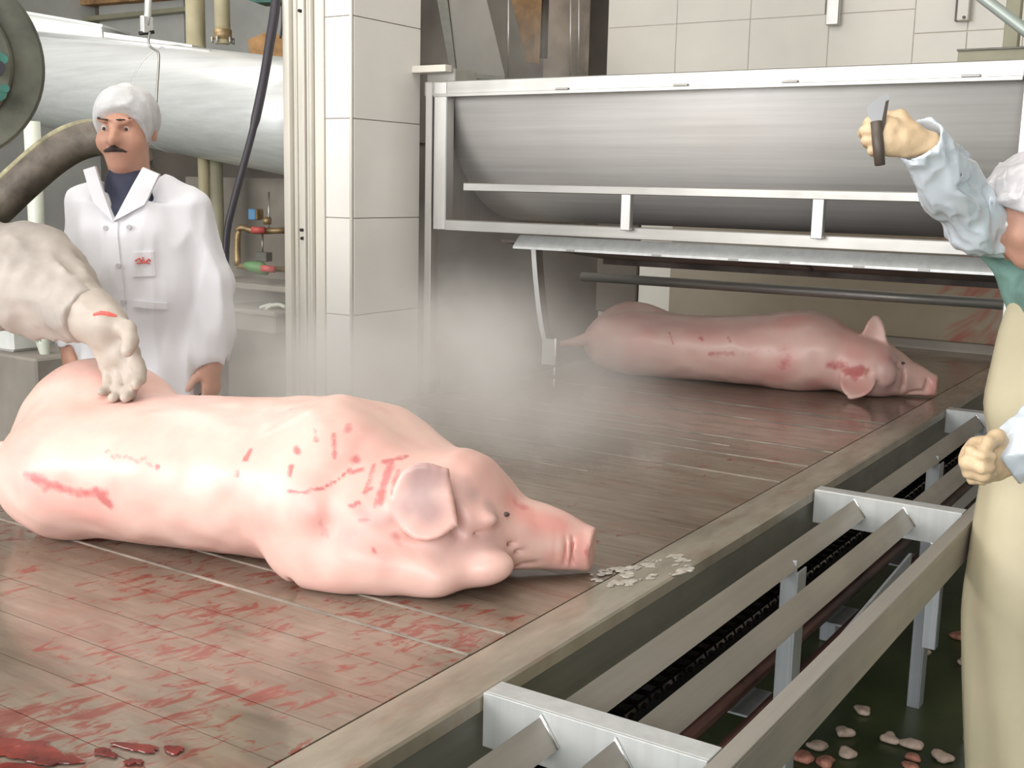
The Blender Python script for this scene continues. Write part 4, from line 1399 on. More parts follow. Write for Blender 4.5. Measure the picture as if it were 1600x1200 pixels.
def eyeballs(parent, T, s=1.0, local=False):
    for sx in (-1, 1):
        bm = bmesh.new()
        bmesh.ops.create_uvsphere(bm, u_segments=12, v_segments=8, radius=0.0105 * s)
        bmesh.ops.translate(bm, vec=Vector(T(sx * 0.031, 0.073, 0.008)), verts=bm.verts)
        o = bm_obj('eye', bm, 'whiteplastic', None, True)
        o.parent = parent
        if not local:
            o.matrix_parent_inverse = parent_inv(parent)
        bm = bmesh.new()
        bmesh.ops.create_uvsphere(bm, u_segments=10, v_segments=6, radius=0.0055 * s)
        bmesh.ops.translate(bm, vec=Vector(T(sx * 0.031, 0.0808, 0.007)), verts=bm.verts)
        i = bm_obj('iris', bm, 'eye', None, True)
        i.parent = o


def hand(G, Wp, ex, ey, s=1.0, curl=(0.4, 0.6, 0.6), spread=0.12, thumb_in=0.3, k=0.006, th=1.0):
    """Wp wrist, ex towards the knuckles, ey towards the thumb side; palm normal is ex x ey turned away from the back"""
    ex = unit(ex)
    ey = np.array(ey, float)
    ey = unit(ey - ex * (ex @ ey))
    ez = np.cross(ex, ey)          # back-of-hand side chosen by sign of s
    sg = 1.0
    Wp = np.array(Wp, float)
    a = abs(s)
    if s < 0:
        ez = -ez
    Rm_ = [ex, ey, ez]
    G.ell(Wp + ex * 0.048 * a, [0.056 * a, 0.044 * a, 0.019 * a * th], 0.02, Rm_)
    G.ell(Wp + ex * 0.075 * a, [0.026 * a, 0.043 * a, 0.017 * a * th], 0.012, Rm_)
    G.cap(Wp - ex * 0.02 * a, Wp + ex * 0.03 * a, 0.029 * a, 0.027 * a, 0.02)
    ln = [(0.043, 0.026, 0.020), (0.048, 0.030, 0.022), (0.045, 0.028, 0.021), (0.035, 0.021, 0.018)]
    for i in range(4):
        off = (0.031 - 0.0205 * i)
        d = ex * math.cos(spread * (off / 0.03)) + ey * math.sin(spread * (off / 0.03))
        p = Wp + ex * (0.088 - 0.006 * abs(i - 1)) * a + ey * off * a
        r = (0.0098, 0.0102, 0.0098, 0.0086)[i] * a * th
        G.cap(Wp + ex * 0.05 * a + ey * off * 0.8 * a, p, r, r * 1.1, 0.008)
        ang = 0.0
        for j in range(3):
            ang += curl[j] * (1 + 0.06 * i)
            dd = d * math.cos(ang) - ez * math.sin(ang)
            q = p + dd * ln[i][j] * a
            G.cap(p, q, r * (1.06 - 0.1 * j), r * (0.98 - 0.1 * j), k)
            p = q
    # thumb
    p = Wp + ex * 0.022 * a + ey * 0.030 * a
    d1 = unit(ex * 0.62 + ey * 0.62 - ez * 0.45)
    q = p + d1 * 0.040 * a
    G.cap(Wp + ex * 0.012 * a + ey * 0.012 * a, q, 0.017 * a, 0.0125 * a * th, 0.014)
    d2 = unit(ex * 0.86 + ey * (0.35 - thumb_in) - ez * 0.5)
    r_ = q + d2 * 0.030 * a
    G.cap(q, r_, 0.0118 * a * th, 0.011 * a * th, 0.006)
    d3 = unit(ex * 0.75 + ey * (0.1 - thumb_in * 1.5) - ez * 0.65)
    G.cap(r_, r_ + d3 * 0.024 * a, 0.0108 * a * th, 0.009 * a * th, 0.006)


def grid_obj(name, G, mat, parent, local=False):
    Vv_, Fq = G.mesh()
    me = np_mesh(name, Vv_, Fq)
    o = link(name, me, mat)
    o.parent = parent
    if not local:
        o.matrix_parent_inverse = parent_inv(parent)
    return o, Vv_, Fq


def wrinkle(G, amp, sc, seed=0, sub=None):
    sx, sy, sz = sc
    n = vnoise(G.X * sx, G.Y * sy, G.Z * sz, 1.0, seed)
    G.F += amp * (np.abs(n) * 2 - 0.35) * 2


# ------------------------------------------------------------------ man in the white coat
K = 3.3 / F_PX
MX = 215.0
mp_ = P(MX, 280, 3.3)
man = empty('person', (mp_.x, mp_.y, 0.0), 'man in white coat, navy shirt and white hairnet standing behind the table, facing the camera', 'person')
man.rotation_euler = (0, 0, math.radians(33.3))


def L(px, py, y=0.0):
    return V3((px - MX) * K, y, 1.6 - (py - 280) * K)


def add_local(name, G, mat):
    return grid_obj(name, G, mat, man, True)


G = Grid((-0.36, -0.26, 0.0), (0.36, 0.26, 1.92), 0.010)
G.loft_z([(1.50, 0, .01, .15, .085), (1.40, 0, .01, .155, .10), (1.2, 0, .01, .145, .10), (1.0, 0, .01, .155, .105), (.88, 0, .01, .15, .10)], 0.03)
G.cap((-.02, .02, 1.50), (-.028, .012, 1.66), .058, .056, .03)
G.chain([(-.09, .01, .95), (-.10, 0, .52), (-.11, .02, .10)], [.085, .062, .045], .03)
G.chain([(.09, .01, .95), (.10, 0, .52), (.11, .02, .10)], [.085, .062, .045], .03)
for sx in (-1, 1):
    G.ell((sx * .11, -.05, .045), (.045, .12, .04), .02)
lw, le, ls = V3(.212, -.05, 1.085), V3(.212, .0, 1.31), V3(.142, .01, 1.515)
rw, re, rs = V3(-.19, -.04, 1.10), V3(-.18, .015, 1.31), V3(-.145, .01, 1.515)
G.chain([ls, le, lw], [.055, .042, .030], .03)
G.chain([rs, re, rw], [.055, .042, .030], .03)
hand(G, lw, (.02, -.12, -1.0), (-.35, -1.0, .1), -0.98, (0.25, 0.35, 0.3), 0.1, 0.1)
hand(G, rw, (-.02, -.12, -1.0), (.35, -1.0, .1), 0.98, (0.25, 0.35, 0.3), 0.1, 0.1)
hc = V3(-.028, .0, 1.735)
TH = head(G, hc, (1, 0.06, 0), (-.06, -1, -.08), (0, -.08, 1), 0.98)
body, _, _ = add_local('body', G, 'skin')
eyeballs(man, TH, 0.98, True)

G = Grid((-0.16, -0.20, 1.55), (0.12, 0.10, 1.86), 0.005)
for sx in (-1, 1):
    G.cap(TH(0, .101, -.046), TH(sx * .030, .088, -.055), .0085, .005, .006)
add_local('moustache', G, 'moustache')
G = Grid((-0.16, -0.20, 1.55), (0.12, 0.16, 1.90), 0.006)
for sx in (-1, 1):
    G.cap(TH(sx * .014, .098, .032), TH(sx * .046, .086, .036), .005, .004, .004)
add_local('eyebrow', G, 'moustache')
G = Grid((-0.17, -0.17, 1.60), (0.12, 0.18, 1.90), 0.006)
G.ell(TH(0, -.014, .036), (.092, .112, .094), .01, [unit((1, .06, 0)), unit((-.06, -1, -.08)), unit((0, -.08, 1))])
wrinkle(G, 0.005, (34, 34, 18), 11)
cf, cu = TH(0, .075, .045), unit(TH(0, 1.0, -.62) - TH(0, 0, 0))
G.F = np.maximum(G.F, (G.X - cf[0]) * cu[0] + (G.Y - cf[1]) * cu[1] + (G.Z - cf[2]) * cu[2])
add_local('hairnet', G, 'hairnet')

# shirt
G = Grid((-0.30, -0.26, 0.9), (0.30, 0.26, 1.66), 0.009)
G.loft_z([(1.52, -.005, .005, .15, .092), (1.40, 0, 0, .165, .112), (1.2, 0, 0, .155, .112), (1.0, 0, 0, .16, .115)], .03)
G.cap((-.02, .012, 1.50), (-.026, .008, 1.585), .074, .069, .04)
add_local('shirt', G, 'navy')

# trousers
G = Grid((-0.30, -0.2, 0.08), (0.30, 0.2, 1.02), 0.012)
for sx in (-1, 1):
    G.chain([(sx * .085, .01, .96), (sx * .10, .0, .52), (sx * .11, .02, .12)], [.105, .085, .075], .02)
add_local('trousers', G, 'trousers')
for sx in (-1, 1):
    G = Grid((sx * .11 - .09, -.22, -.005), (sx * .11 + .09, .12, .36), 0.009)
    G.ell((sx * .11, -.05, .05), (.055, .135, .052), .03)
    G.chain([(sx * .11, .02, .06), (sx * .11, .02, .32)], [.06, .085], .03)
    G.F = np.maximum(G.F, 0.004 - G.Z + 0 * G.X)
    add_local('boot', G, 'boot')

# coat
G = Grid((-0.40, -0.30, 0.50), (0.40, 0.30, 1.68), 0.0078)
G.loft_z([(1.53, 0, .005, .150, .100), (1.46, 0, 0, .172, .128), (1.3, 0, 0, .180, .135), (1.15, 0, 0, .180, .135), (1.0, 0, 0, .195, .145), (.8, 0, 0, .215, .16), (.56, 0, 0, .235, .175)], .03, 2.4)
for sx, s_, e_, w_ in ((1, ls, le, lw), (-1, rs, re, rw)):
    G.cap((sx * .075, .012, 1.575), s_ + V3(sx * -.005, 0, .0), .050, .060, .05)
    G.chain([s_, e_, w_ + V3(0, 0, .02)], [.064, .062, .056], .022)
    wv = unit(w_ - e_)
    G.cap(w_ + wv * .012, w_ + wv * .15, .047, .052, .004, True)
# vertical folds of hanging cotton, elbow creases
a_ = np.arctan2(G.Y, G.X)
low = np.clip((1.30 - G.Z) / 0.5, 0, 1)
G.F += 0.010 * low * np.sin(a_ * 11 + 2.2 * np.sin(G.Z * 5)) 
wrinkle(G, 0.013, (9, 9, 3.0), 21)
wrinkle(G, 0.006, (22, 22, 8), 23)
G.F += 0.0055 * np.sin(G.X * 62 + 4 * np.sin(G.Z * 7 + G.X * 9)) * np.clip((1.50 - G.Z) * 4, 0, 1) * np.clip(-G.Y * 14, 0, 1)
PV, PF = G.mesh()
# open V of the collar and the open front below
wz = np.clip((G.Z - 1.485) / 0.135, -1, 1) * 0.068
cx_ = -.033
dV = np.maximum(np.abs(G.X - cx_) - wz, G.Y + 0.03) * 0.7
G.F = np.maximum(G.F, -dV)
dn_ = np.sqrt((G.X + .026) ** 2 + (G.Y - .012) ** 2) - (0.076 + np.clip(G.Z - 1.56, 0, 1) * .4)
G.F = np.maximum(G.F, -np.maximum(dn_, 1.56 - G.Z))
dS = np.maximum(np.abs(G.X - (-.005 + (1.05 - G.Z) * 0.06)) - np.clip((1.02 - G.Z) * 0.10, -1, .05), G.Y + 0.06)
G.F = np.maximum(G.F, -dS)
coat, CV, CF = add_local('coat', G, 'whitecoat')
cbvh = BVHTree.FromPolygons([Vector(v) for v in PV], [tuple(f) for f in PF])


def drape(name, quad, mat, parent, t=0.006, off=0.002, nu=8, nv=10, lift=None):
    """thin cloth patch laid on the front of the coat; quad corners given in x,z"""
    bm = bmesh.new()
    A, B = [], []
    q = [np.array(c, float) for c in quad]
    for j in range(nv + 1):
        ra_, rb_ = [], []
        for i in range(nu + 1):
            u, v = i / nu, j / nv
            c = (q[0] * (1 - u) + q[1] * u) * (1 - v) + (q[3] * (1 - u) + q[2] * u) * v
            hit = cbvh.ray_cast(Vector((c[0], -1.0, c[1])), Vector((0, 1, 0)))
            yc_ = float(np.interp(c[1], [1.0, 1.48, 1.58, 1.65], [-0.02, -0.115, -0.085, -0.055]))
            yy_ = min(hit[0].y, yc_) if hit[0] is not None else yc_
            l_ = lift(u, v) if lift else 0
            ra_.append(bm.verts.new((c[0], yy_ - off - t - l_, c[1])))
            rb_.append(bm.verts.new((c[0], yy_ + 0.004, c[1])))
        A.append(ra_)
        B.append(rb_)
    for j in range(nv):
        for i in range(nu):
            bm.faces.new((A[j][i], A[j][i + 1], A[j + 1][i + 1], A[j + 1][i]))
            bm.faces.new((B[j][i], B[j + 1][i], B[j + 1][i + 1], B[j][i + 1]))
    for j in range(nv):
        bm.faces.new((A[j][0], A[j + 1][0], B[j + 1][0], B[j][0]))
        bm.faces.new((A[j][nu], B[j][nu], B[j + 1][nu], A[j + 1][nu]))
    for i in range(nu):
        bm.faces.new((A[0][i], B[0][i], B[0][i + 1], A[0][i + 1]))
        bm.faces.new((A[nv][i], A[nv][i + 1], B[nv][i + 1], B[nv][i]))
    o = bm_obj(name, bm, mat, None, False)
    o.parent = parent
    return o


def xz(px, py):
    p = L(px, py)
    return (p[0], p[2])


drape('lapel', [xz(163, 262), xz(146, 268), xz(166, 316), xz(198, 344)], 'whitecoat', man, 0.008, 0.003, 8, 12, lambda u, v: 0.008 * u * (1 - u))
drape('lapel', [xz(236, 262), xz(262, 272), xz(244, 318), xz(198, 344)], 'whitecoat', man, 0.008, 0.003, 8, 12, lambda u, v: 0.008 * u * (1 - u))
drape('front_placket', [xz(186, 345), xz(205, 345), xz(222, 560), xz(205, 560)], 'whitecoat', man, 0.004, 0.001, 4, 20)
pk_ = drape('breast_pocket', [xz(228, 390), xz(258, 388), xz(260, 425), xz(226, 427)], 'whitecoat', man, 0.004, 0.001, 8, 8)
drape('pocket_flap', [xz(228, 462), xz(276, 466), xz(277, 476), xz(228, 472)], 'whitecoat', man, 0.007, 0.002, 8, 4)
for pts in ([(232, 402), (238, 398), (240, 403)], [(240, 406), (243, 396), (245, 405)], [(246, 404), (252, 399), (254, 403)], [(234, 406), (244, 404), (252, 406)]):
    bm = bmesh.new()
    w = []
    for px, py in pts:
        x_, z_ = xz(px, py)
        hit = cbvh.ray_cast(Vector((x_, -1, z_)), Vector((0, 1, 0)))
        w.append(Vector((x_, (hit[0].y if hit[0] else -.14) - .0085, z_)))
    bm_tube(bm, w, 0.0022, 6)
    e = bm_obj('emblem_stitch', bm, 'emblem', None)
    e.parent = pk_
for px, py in ((187, 354), (223, 352), (207, 410), (212, 465)):
    x_, z_ = xz(px, py)
    hit = cbvh.ray_cast(Vector((x_, -1, z_)), Vector((0, 1, 0)))
    yv = (hit[0].y if hit[0] else -.14) - .006
    bm = bmesh.new()
    bm_tube(bm, [(x_, yv - .003, z_), (x_, yv + .004, z_)], 0.007, 12)
    e = bm_obj('button', bm, 'button', None)
    e.parent = man

# ------------------------------------------------------------------ worker at the right with the knife
rm = empty('person', tuple(Vector((-0.28, 2.80, 0.0))), 'worker in plastic cap, green shirt and cream apron at the right edge, raising a knife', 'person')
hC = np.array(P(1620, 334, 2.66))
ef = unit(V3(-0.80, -0.32, -0.42))
eu0 = V3(-0.35, -0.12, 1)
ex_ = unit(np.cross(ef, eu0))
eu_ = np.cross(ex_, ef)
S_far = np.array(P(1612, 400, 2.80))
S_near = np.array(P(1720, 430, 2.52))
E_far = np.array(P(1524, 345, 2.68))
W_far = np.array(P(1437, 222, 2.50))
E_near = np.array(P(1690, 640, 2.36))
W_near = np.array(P(1578, 716, 2.40))
chest = np.array(P(1690, 480, 2.70))
belly = np.array(P(1685, 640, 2.70))
pelv = np.array(P(1690, 780, 2.70))
G = Grid((-0.75, 2.25, 0.0), (0.15, 3.25, 1.85), 0.012)
G.chain([chest + V3(0, 0, .10), chest, belly, pelv], [.085, .10, .10, .11], .05)
G.chain([chest + V3(0, 0, .12), hC + V3(.05, .02, -.07)], [.065, .055], .03)
hipy = unit(V3(0.35, -1.0, 0))
for sgn in (-1, 1):
    hp_ = pelv + hipy * .09 * sgn
    G.chain([hp_, V3(hp_[0] - .02, hp_[1], .48), V3(hp_[0] + .02, hp_[1], .10)], [.10, .07, .05], .03)
    G.ell((hp_[0] - .05, hp_[1], .05), (.12, .05, .045), .02)
G.chain([S_far, E_far, W_far - (W_far - E_far) * .2], [.055, .042, .030], .03)
G.chain([S_near, E_near, W_near], [.058, .045, .032], .03)
G.chain([chest + V3(0, 0, .06), S_far], [.08, .055], .04)
G.chain([chest + V3(0, 0, .06), S_near], [.08, .055], .04)
TR = head(G, hC, ex_, ef, eu_, 0.98)
grid_obj('body', G, 'skin', rm)
eyeballs(rm, TR, 0.98)
# cap
lo = hC - .17
hi = hC + .17
G = Grid(lo, hi, 0.0055)
G.ell(TR(0, -.010, .040), (.100, .124, .102), .01, [ex_, ef, eu_])
wrinkle(G, 0.008, (26, 26, 26), 31)
wrinkle(G, 0.004, (60, 60, 30), 32)
cf, cu = TR(0, .06, .040), unit(ef * 0.72 - eu_ * 0.70)
G.F = np.maximum(G.F, (G.X - cf[0]) * cu[0] + (G.Y - cf[1]) * cu[1] + (G.Z - cf[2]) * cu[2])
grid_obj('plastic_cap', G, 'capplastic', rm)
# shirt
G = Grid((-0.72, 2.28, 0.85), (0.10, 3.20, 1.66), 0.0085)
G.chain([chest + V3(0, 0, .10), chest, belly, pelv], [.11, .125, .12, .13], .05)
Es = E_far + (W_far - E_far) * 0.12
G.chain([chest + V3(0, 0, .04), S_far, Es], [.10, .072, .048], .05)
G.chain([chest + V3(0, 0, .04), S_near, E_near], [.12, .085, .068], .05)
G.chain([np.array(P(1570, 392, 2.78)), np.array(P(1608, 455, 2.80)), np.array(P(1645, 540, 2.78))], [.045, .045, .05], .05)
wrinkle(G, 0.011, (9, 9, 9), 41)
wrinkle(G, 0.005, (20, 20, 20), 42)
cn = TR(0, 0.0, -.02)
G.F = np.maximum(G.F, -(np.sqrt((G.X - cn[0]) ** 2 + (G.Y - cn[1]) ** 2 + (G.Z - cn[2]) ** 2) - 0.115))
grid_obj('shirt', G, 'green', rm)
# plastic over-sleeve of the raised arm, with its open cuff
G = Grid(np.minimum(np.minimum(S_far, E_far), W_far) - .14, np.maximum(np.maximum(S_far, E_far), W_far) + .14, 0.0045)
ax_ = unit(W_far - E_far)
q0 = E_far - ax_ * .008
q1 = W_far - ax_ * .008
mid_ = (q0 * .45 + q1 * .55)
G.chain([E_far + (S_far - E_far) * .38, q0, mid_, q1], [.058, .062, .066, .056], .03)
dd_ = (G.X - q0[0]) * ax_[0] + (G.Y - q0[1]) * ax_[1] + (G.Z - q0[2]) * ax_[2]
la_ = G.X * ax_[0] + G.Y * ax_[1] + G.Z * ax_[2]
n1 = vnoise(G.X * 20 - la_ * 11 * ax_[0], G.Y * 20 - la_ * 11 * ax_[1], G.Z * 20 - la_ * 11 * ax_[2], 1.0, 51)
n2 = vnoise(G.X * 44 - la_ * 22 * ax_[0], G.Y * 44 - la_ * 22 * ax_[1], G.Z * 44 - la_ * 22 * ax_[2], 1.0, 52)
G.F += 0.042 * (np.abs(n1) - .12) + 0.024 * (np.abs(n2) - .12)
G.F = np.maximum(G.F, (dd_ - float((q1 - q0) @ ax_) - .02) * 0.9)
G.cap(q1 + ax_ * .0, q1 + ax_ * .09, .045, .066, .004, True)
grid_obj('plastic_sleeve', G, 'plastic', rm)
# near plastic sleeve
G = Grid(np.minimum(E_near, W_near) - .13, np.maximum(E_near, W_near) + .13, 0.0055)
ax2 = unit(W_near - E_near)
G.chain([E_near - ax2 * .05, W_near + ax2 * .012], [.085, .058], .03)
n1 = vnoise(G.X * 16, G.Y * 16, G.Z * 16, 1.0, 61)
G.F += 0.026 * (np.abs(n1) - .12) + 0.008 * vnoise(G.X * 40, G.Y * 40, G.Z * 40, 1.0, 62)
dd_ = (G.X - W_near[0]) * ax2[0] + (G.Y - W_near[1]) * ax2[1] + (G.Z - W_near[2]) * ax2[2]
G.F = np.maximum(G.F, dd_ - .018)
grid_obj('plastic_sleeve', G, 'plastic', rm)
# gloves
camx, camy, camz = R[:, 0], R[:, 1], R[:, 2]
G = Grid(W_far - .20, W_far + .20, 0.0038)
exh = unit(-camx * 1.0 + camy * .16 + camz * .10)
hand(G, W_far, exh, camy * 1.0 + camx * .25, -0.95, (0.75, 1.05, 0.8), 0.02, 0.5, 0.004, 1.22)
G.F += 0.004 * vnoise(G.X, G.Y, G.Z, 60, 71)
rg, _, _ = grid_obj('glove', G, 'glove', rm)
G = Grid(W_near - .19, W_near + .19, 0.0042)
exn = unit(-camx * 1.0 - camy * .02 + camz * .12)
hand(G, W_near, exn, unit(camy * .9 + camz * .35 - camx * .1), 1.0, (0.9, 1.25, 0.9), 0.05, 0.5, 0.006, 1.35)
G.ell(W_near + exn * .045, (.052, .047, .034), .02, [exn, unit(np.cross(unit(np.cross(exn, camy)), exn)), unit(np.cross(exn, camy))])
G.F += 0.006 * vnoise(G.X, G.Y, G.Z, 42, 72) + 0.003 * vnoise(G.X, G.Y, G.Z, 90, 73)
grid_obj('glove', G, 'glove', rm)
# apron: a curved sheet hanging from the chest over the legs
ctl = [(1604, 425, 2.74), (1590, 470, 2.72), (1572, 520, 2.70), (1558, 580, 2.68), (1548, 640, 2.66), (1556, 690, 2.66), (1552, 730, 2.65), (1540, 800, 2.63), (1528, 880, 2.60), (1519, 950, 2.58), (1517, 1010, 2.57), (1519, 1100, 2.56), (1521, 1200, 2.56), (1526, 1330, 2.56), (1532, 1450, 2.56)]
edge = spline([P(*c) for c in ctl], 3)
bm = bmesh.new()
rowsA, rowsB = [], []
nU = 30
xw, fw = Vector(camx), Vector(-camz)
xw.z = 0
xw.normalize()
fw = Vector((-xw.y, xw.x, 0))          # away from the camera
for i, e in enumerate(edge):
    v = i / (len(edge) - 1)
    rA = []
    for j in range(nU + 1):
        u = j / nU
        th_ = math.pi * (u * 1.0 - 0.5)          # sweep round the front of the body, apex at the outline
        wd = 0.17 + 0.05 * v
        fold = 0.010 * v * math.sin(u * 19 + 2.6 * v) + 0.007 * math.sin(u * 31 + 9 * v) * (0.3 + v)
        p = e + xw * ((1 - math.cos(th_)) * (0.20 + .03 * v) + fold * 1.0 + 0.003) + fw * (math.sin(th_) * wd + 0.02) + Vector((0, 0, -0.0))
        rA.append(bm.verts.new(p))
    rowsA.append(rA)
for i in range(len(edge) - 1):
    for j in range(nU):
        bm.faces.new((rowsA[i][j], rowsA[i][j + 1], rowsA[i + 1][j + 1], rowsA[i + 1][j]))
bmesh.ops.recalc_face_normals(bm, faces=bm.faces)
bmesh.ops.solidify(bm, geom=bm.faces[:], thickness=0.004)
ap = bm_obj('apron', bm, 'apron', rm, True)
# trousers and boots
G = Grid((-0.62, 2.45, 0.08), (0.12, 3.15, 1.1), 0.013)
for sgn in (-1, 1):
    hp_ = pelv + hipy * .09 * sgn
    G.chain([hp_, V3(hp_[0] - .02, hp_[1], .48), V3(hp_[0] + .02, hp_[1], .12)], [.125, .09, .075], .02)
grid_obj('trousers', G, 'trousers', rm)
for sgn in (-1, 1):
    hp_ = pelv + hipy * .09 * sgn
    G = Grid((hp_[0] - .22, hp_[1] - .1, -.005), (hp_[0] + .14, hp_[1] + .1, .40), 0.010)
    G.ell((hp_[0] - .05, hp_[1], .05), (.135, .055, .052), .03)
    G.chain([V3(hp_[0] + .02, hp_[1], .06), V3(hp_[0] + .01, hp_[1], .34)], [.06, .085], .03)
    G.F = np.maximum(G.F, 0.004 - G.Z + 0 * G.X)
    grid_obj('boot', G, 'boot', rm)

# knife held in the raised fist
gx = unit(np.cross(exh, camy))
hb_, ht_ = np.array(P(1375, 258, 2.478)), np.array(P(1369, 190, 2.478))
kn = empty('knife', tuple(hb_), 'short knife gripped upright in the raised gloved hand', 'knife')
bm = bmesh.new()
bm_tube(bm, [Vector(hb_), Vector(hb_ * .5 + ht_ * .5), Vector(ht_)], [0.011, 0.0125, 0.012], 10)
bm_obj('handle', bm, 'handle', kn, True)
kp = [(1368, 200), (1356, 180), (1354, 170), (1362, 160), (1376, 150), (1387, 146), (1391, 152), (1386, 170), (1379, 200)]
bm = bmesh.new()
bm_prism(bm, [P(x, y, 2.475) for x, y in kp], Vector(ray(1372, 180)).normalized() * 0.0025)
bm_obj('blade', bm, 'knife', kn)
bm = bmesh.new()
bm_prism(bm, [P(x, y, 2.473) for x, y in [(1384, 158), (1389, 156), (1384, 190), (1378, 214), (1370, 212), (1378, 188)]], Vector(ray(1372, 180)).normalized() * 0.006)
bm_obj('spine', bm, 'handle', kn)

# ------------------------------------------------------------------ worker at the left edge, arm reaching in
lm = empty('person', tuple(P(-190, 400, 3.05).xy) + (0.0,), 'worker cut by the left edge, shade-darkened sleeve and glove reaching over the near pig', 'person')
bx, by = P(-190, 400, 3.05).xy
S1_ = np.array(P(-80, 405, 2.86))
E1_ = np.array(P(45, 440, 2.62))
W1_ = np.array(P(150, 498, 2.50))
S2_ = np.array(P(-330, 390, 3.2))
G = Grid((bx - .45, by - .75, 0), (bx + .95, by + .45, 1.85), 0.014)
G.chain([(bx, by, 1.42), (bx, by, 1.2), (bx, by, .95)], [.15, .135, .14], .05)
fx = unit(V3(0.86, 0.2, -0.1))
rx_ = unit(np.cross(fx, V3(0, 0, 1)))
hcl = V3(bx + .06, by, 1.70)
TL = head(G, hcl, rx_, fx, np.cross(rx_, fx), .98)
G.cap((bx, by, 1.45), (bx + .03, by, 1.62), .065, .056, .03)
for sgn in (-1, 1):
    q_ = V3(bx, by, .95) + rx_ * .09 * sgn
    G.chain([q_, q_ * V3(1, 1, 0) + V3(0, 0, .5), q_ * V3(1, 1, 0) + V3(0, 0, .1)], [.10, .07, .05], .03)
    G.ell(q_ * V3(1, 1, 0) + V3(.06, 0, .05), (.12, .05, .045), .02)
G.chain([(bx, by, 1.42), S1_, E1_, W1_], [.11, .065, .048, .034], .03)
S2_ = V3(bx, by, 1.45) - (S1_ - V3(bx, by, 1.45)) * .8
G.chain([(bx, by, 1.42), S2_, S2_ + V3(.05, .0, -.28), S2_ + V3(.22, .05, -.42)], [.11, .065, .048, .034], .03)
hand(G, S2_ + V3(.22, .05, -.42), (1, .1, -.3), (0, 0, 1), 1.0, (.3, .4, .3), .1, .1)
grid_obj('body', G, 'skin', lm)
eyeballs(lm, TL, .98)
G = Grid(np.minimum(S1_, W1_) - .22, np.maximum(S1_, W1_) + .22, 0.008)
G.chain([S1_, E1_, W1_ - (W1_ - E1_) * .12], [.135, .120, .066], .04)
n1 = vnoise(G.X * 8, G.Y * 8, G.Z * 8, 1.0, 81)
G.F += 0.012 * (np.abs(vnoise(G.X * 36, G.Y * 36, G.Z * 20, 1.0, 84)) - .12)
G.F += 0.070 * (np.abs(n1) - .12) + 0.024 * (np.abs(vnoise(G.X * 22, G.Y * 22, G.Z * 22, 1.0, 82)) - .12)
axl = unit(W1_ - E1_)
dd_ = (G.X - W1_[0]) * axl[0] + (G.Y - W1_[1]) * axl[1] + (G.Z - W1_[2]) * axl[2]
G.F = np.maximum(G.F, dd_ + .015)
grid_obj('sleeve', G, 'sleeveshaded', lm)
G = Grid(W1_ - .24, W1_ + .24, 0.0048)
exl = unit(camx * .46 - camy * .86 + camz * .10)
hand(G, W1_ + axl * .02, exl, unit(camx * .8 + camy * .5 + camz * .3), -1.15, (.3, .45, .35), .10, .2, .008, 1.35)
G.chain([W1_ - axl * .075, W1_ - axl * .02, W1_ + axl * .04], [.070, .056, .046], .02)
G.F += 0.010 * (np.abs(vnoise(G.X * 26, G.Y * 26, G.Z * 26, 1.0, 83)) - .12)
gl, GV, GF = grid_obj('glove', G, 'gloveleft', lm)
gb = BVHTree.FromPolygons([Vector(v) for v in GV], [tuple(f) for f in GF])
bm = bmesh.new()
pts = []
for px, py in ((146, 492), (158, 489), (170, 491), (182, 494)):
    d = Vector(ray(px, py)).normalized()
    hit = gb.ray_cast(Vector(CAM), d)
    if hit[0] is not None:
        pts.append(hit[0])
if len(pts) > 1:
    bm_tube(bm, pts, [0.003] + [0.005] * (len(pts) - 2) + [0.003], 8)
    s_ = bm_obj('blood_streak', bm, 'emblem', gl)
G = Grid((bx - .3, by - .4, .3), (bx + .4, by + .4, 1.62), 0.013)
G.chain([(bx + .02, by, 1.40), (bx + .02, by, 1.2), (bx + .02, by, .95), (bx + .03, by, .5)], [.165, .16, .175, .19], .05)
wrinkle(G, 0.01, (7, 7, 3), 91)
grid_obj('apron', G, 'apronleft', lm)
G = Grid(hcl - .17, hcl + .17, 0.009)
G.ell(TL(0, -.012, .040), (.094, .114, .096), .01, [rx_, fx, np.cross(rx_, fx)])
cf, cu = TL(0, .07, .045), unit(fx * .8 - V3(0, 0, 1) * .6)
G.F = np.maximum(G.F, (G.X - cf[0]) * cu[0] + (G.Y - cf[1]) * cu[1] + (G.Z - cf[2]) * cu[2])
grid_obj('hairnet', G, 'hairnet', lm)
for sgn in (-1, 1):
    q_ = V3(bx, by, .95) + rx_ * .09 * sgn
    G = Grid((q_[0] - .12, q_[1] - .14, -.005), (q_[0] + .24, q_[1] + .14, .40), 0.012)
    G.ell(q_ * V3(1, 1, 0) + V3(.06, 0, .05), (.135, .055, .052), .03)
    G.chain([V3(q_[0], q_[1], .06), V3(q_[0], q_[1], .34)], [.06, .085], .03)
    G.F = np.maximum(G.F, 0.004 - G.Z + 0 * G.X)
    grid_obj('boot', G, 'boot', lm)

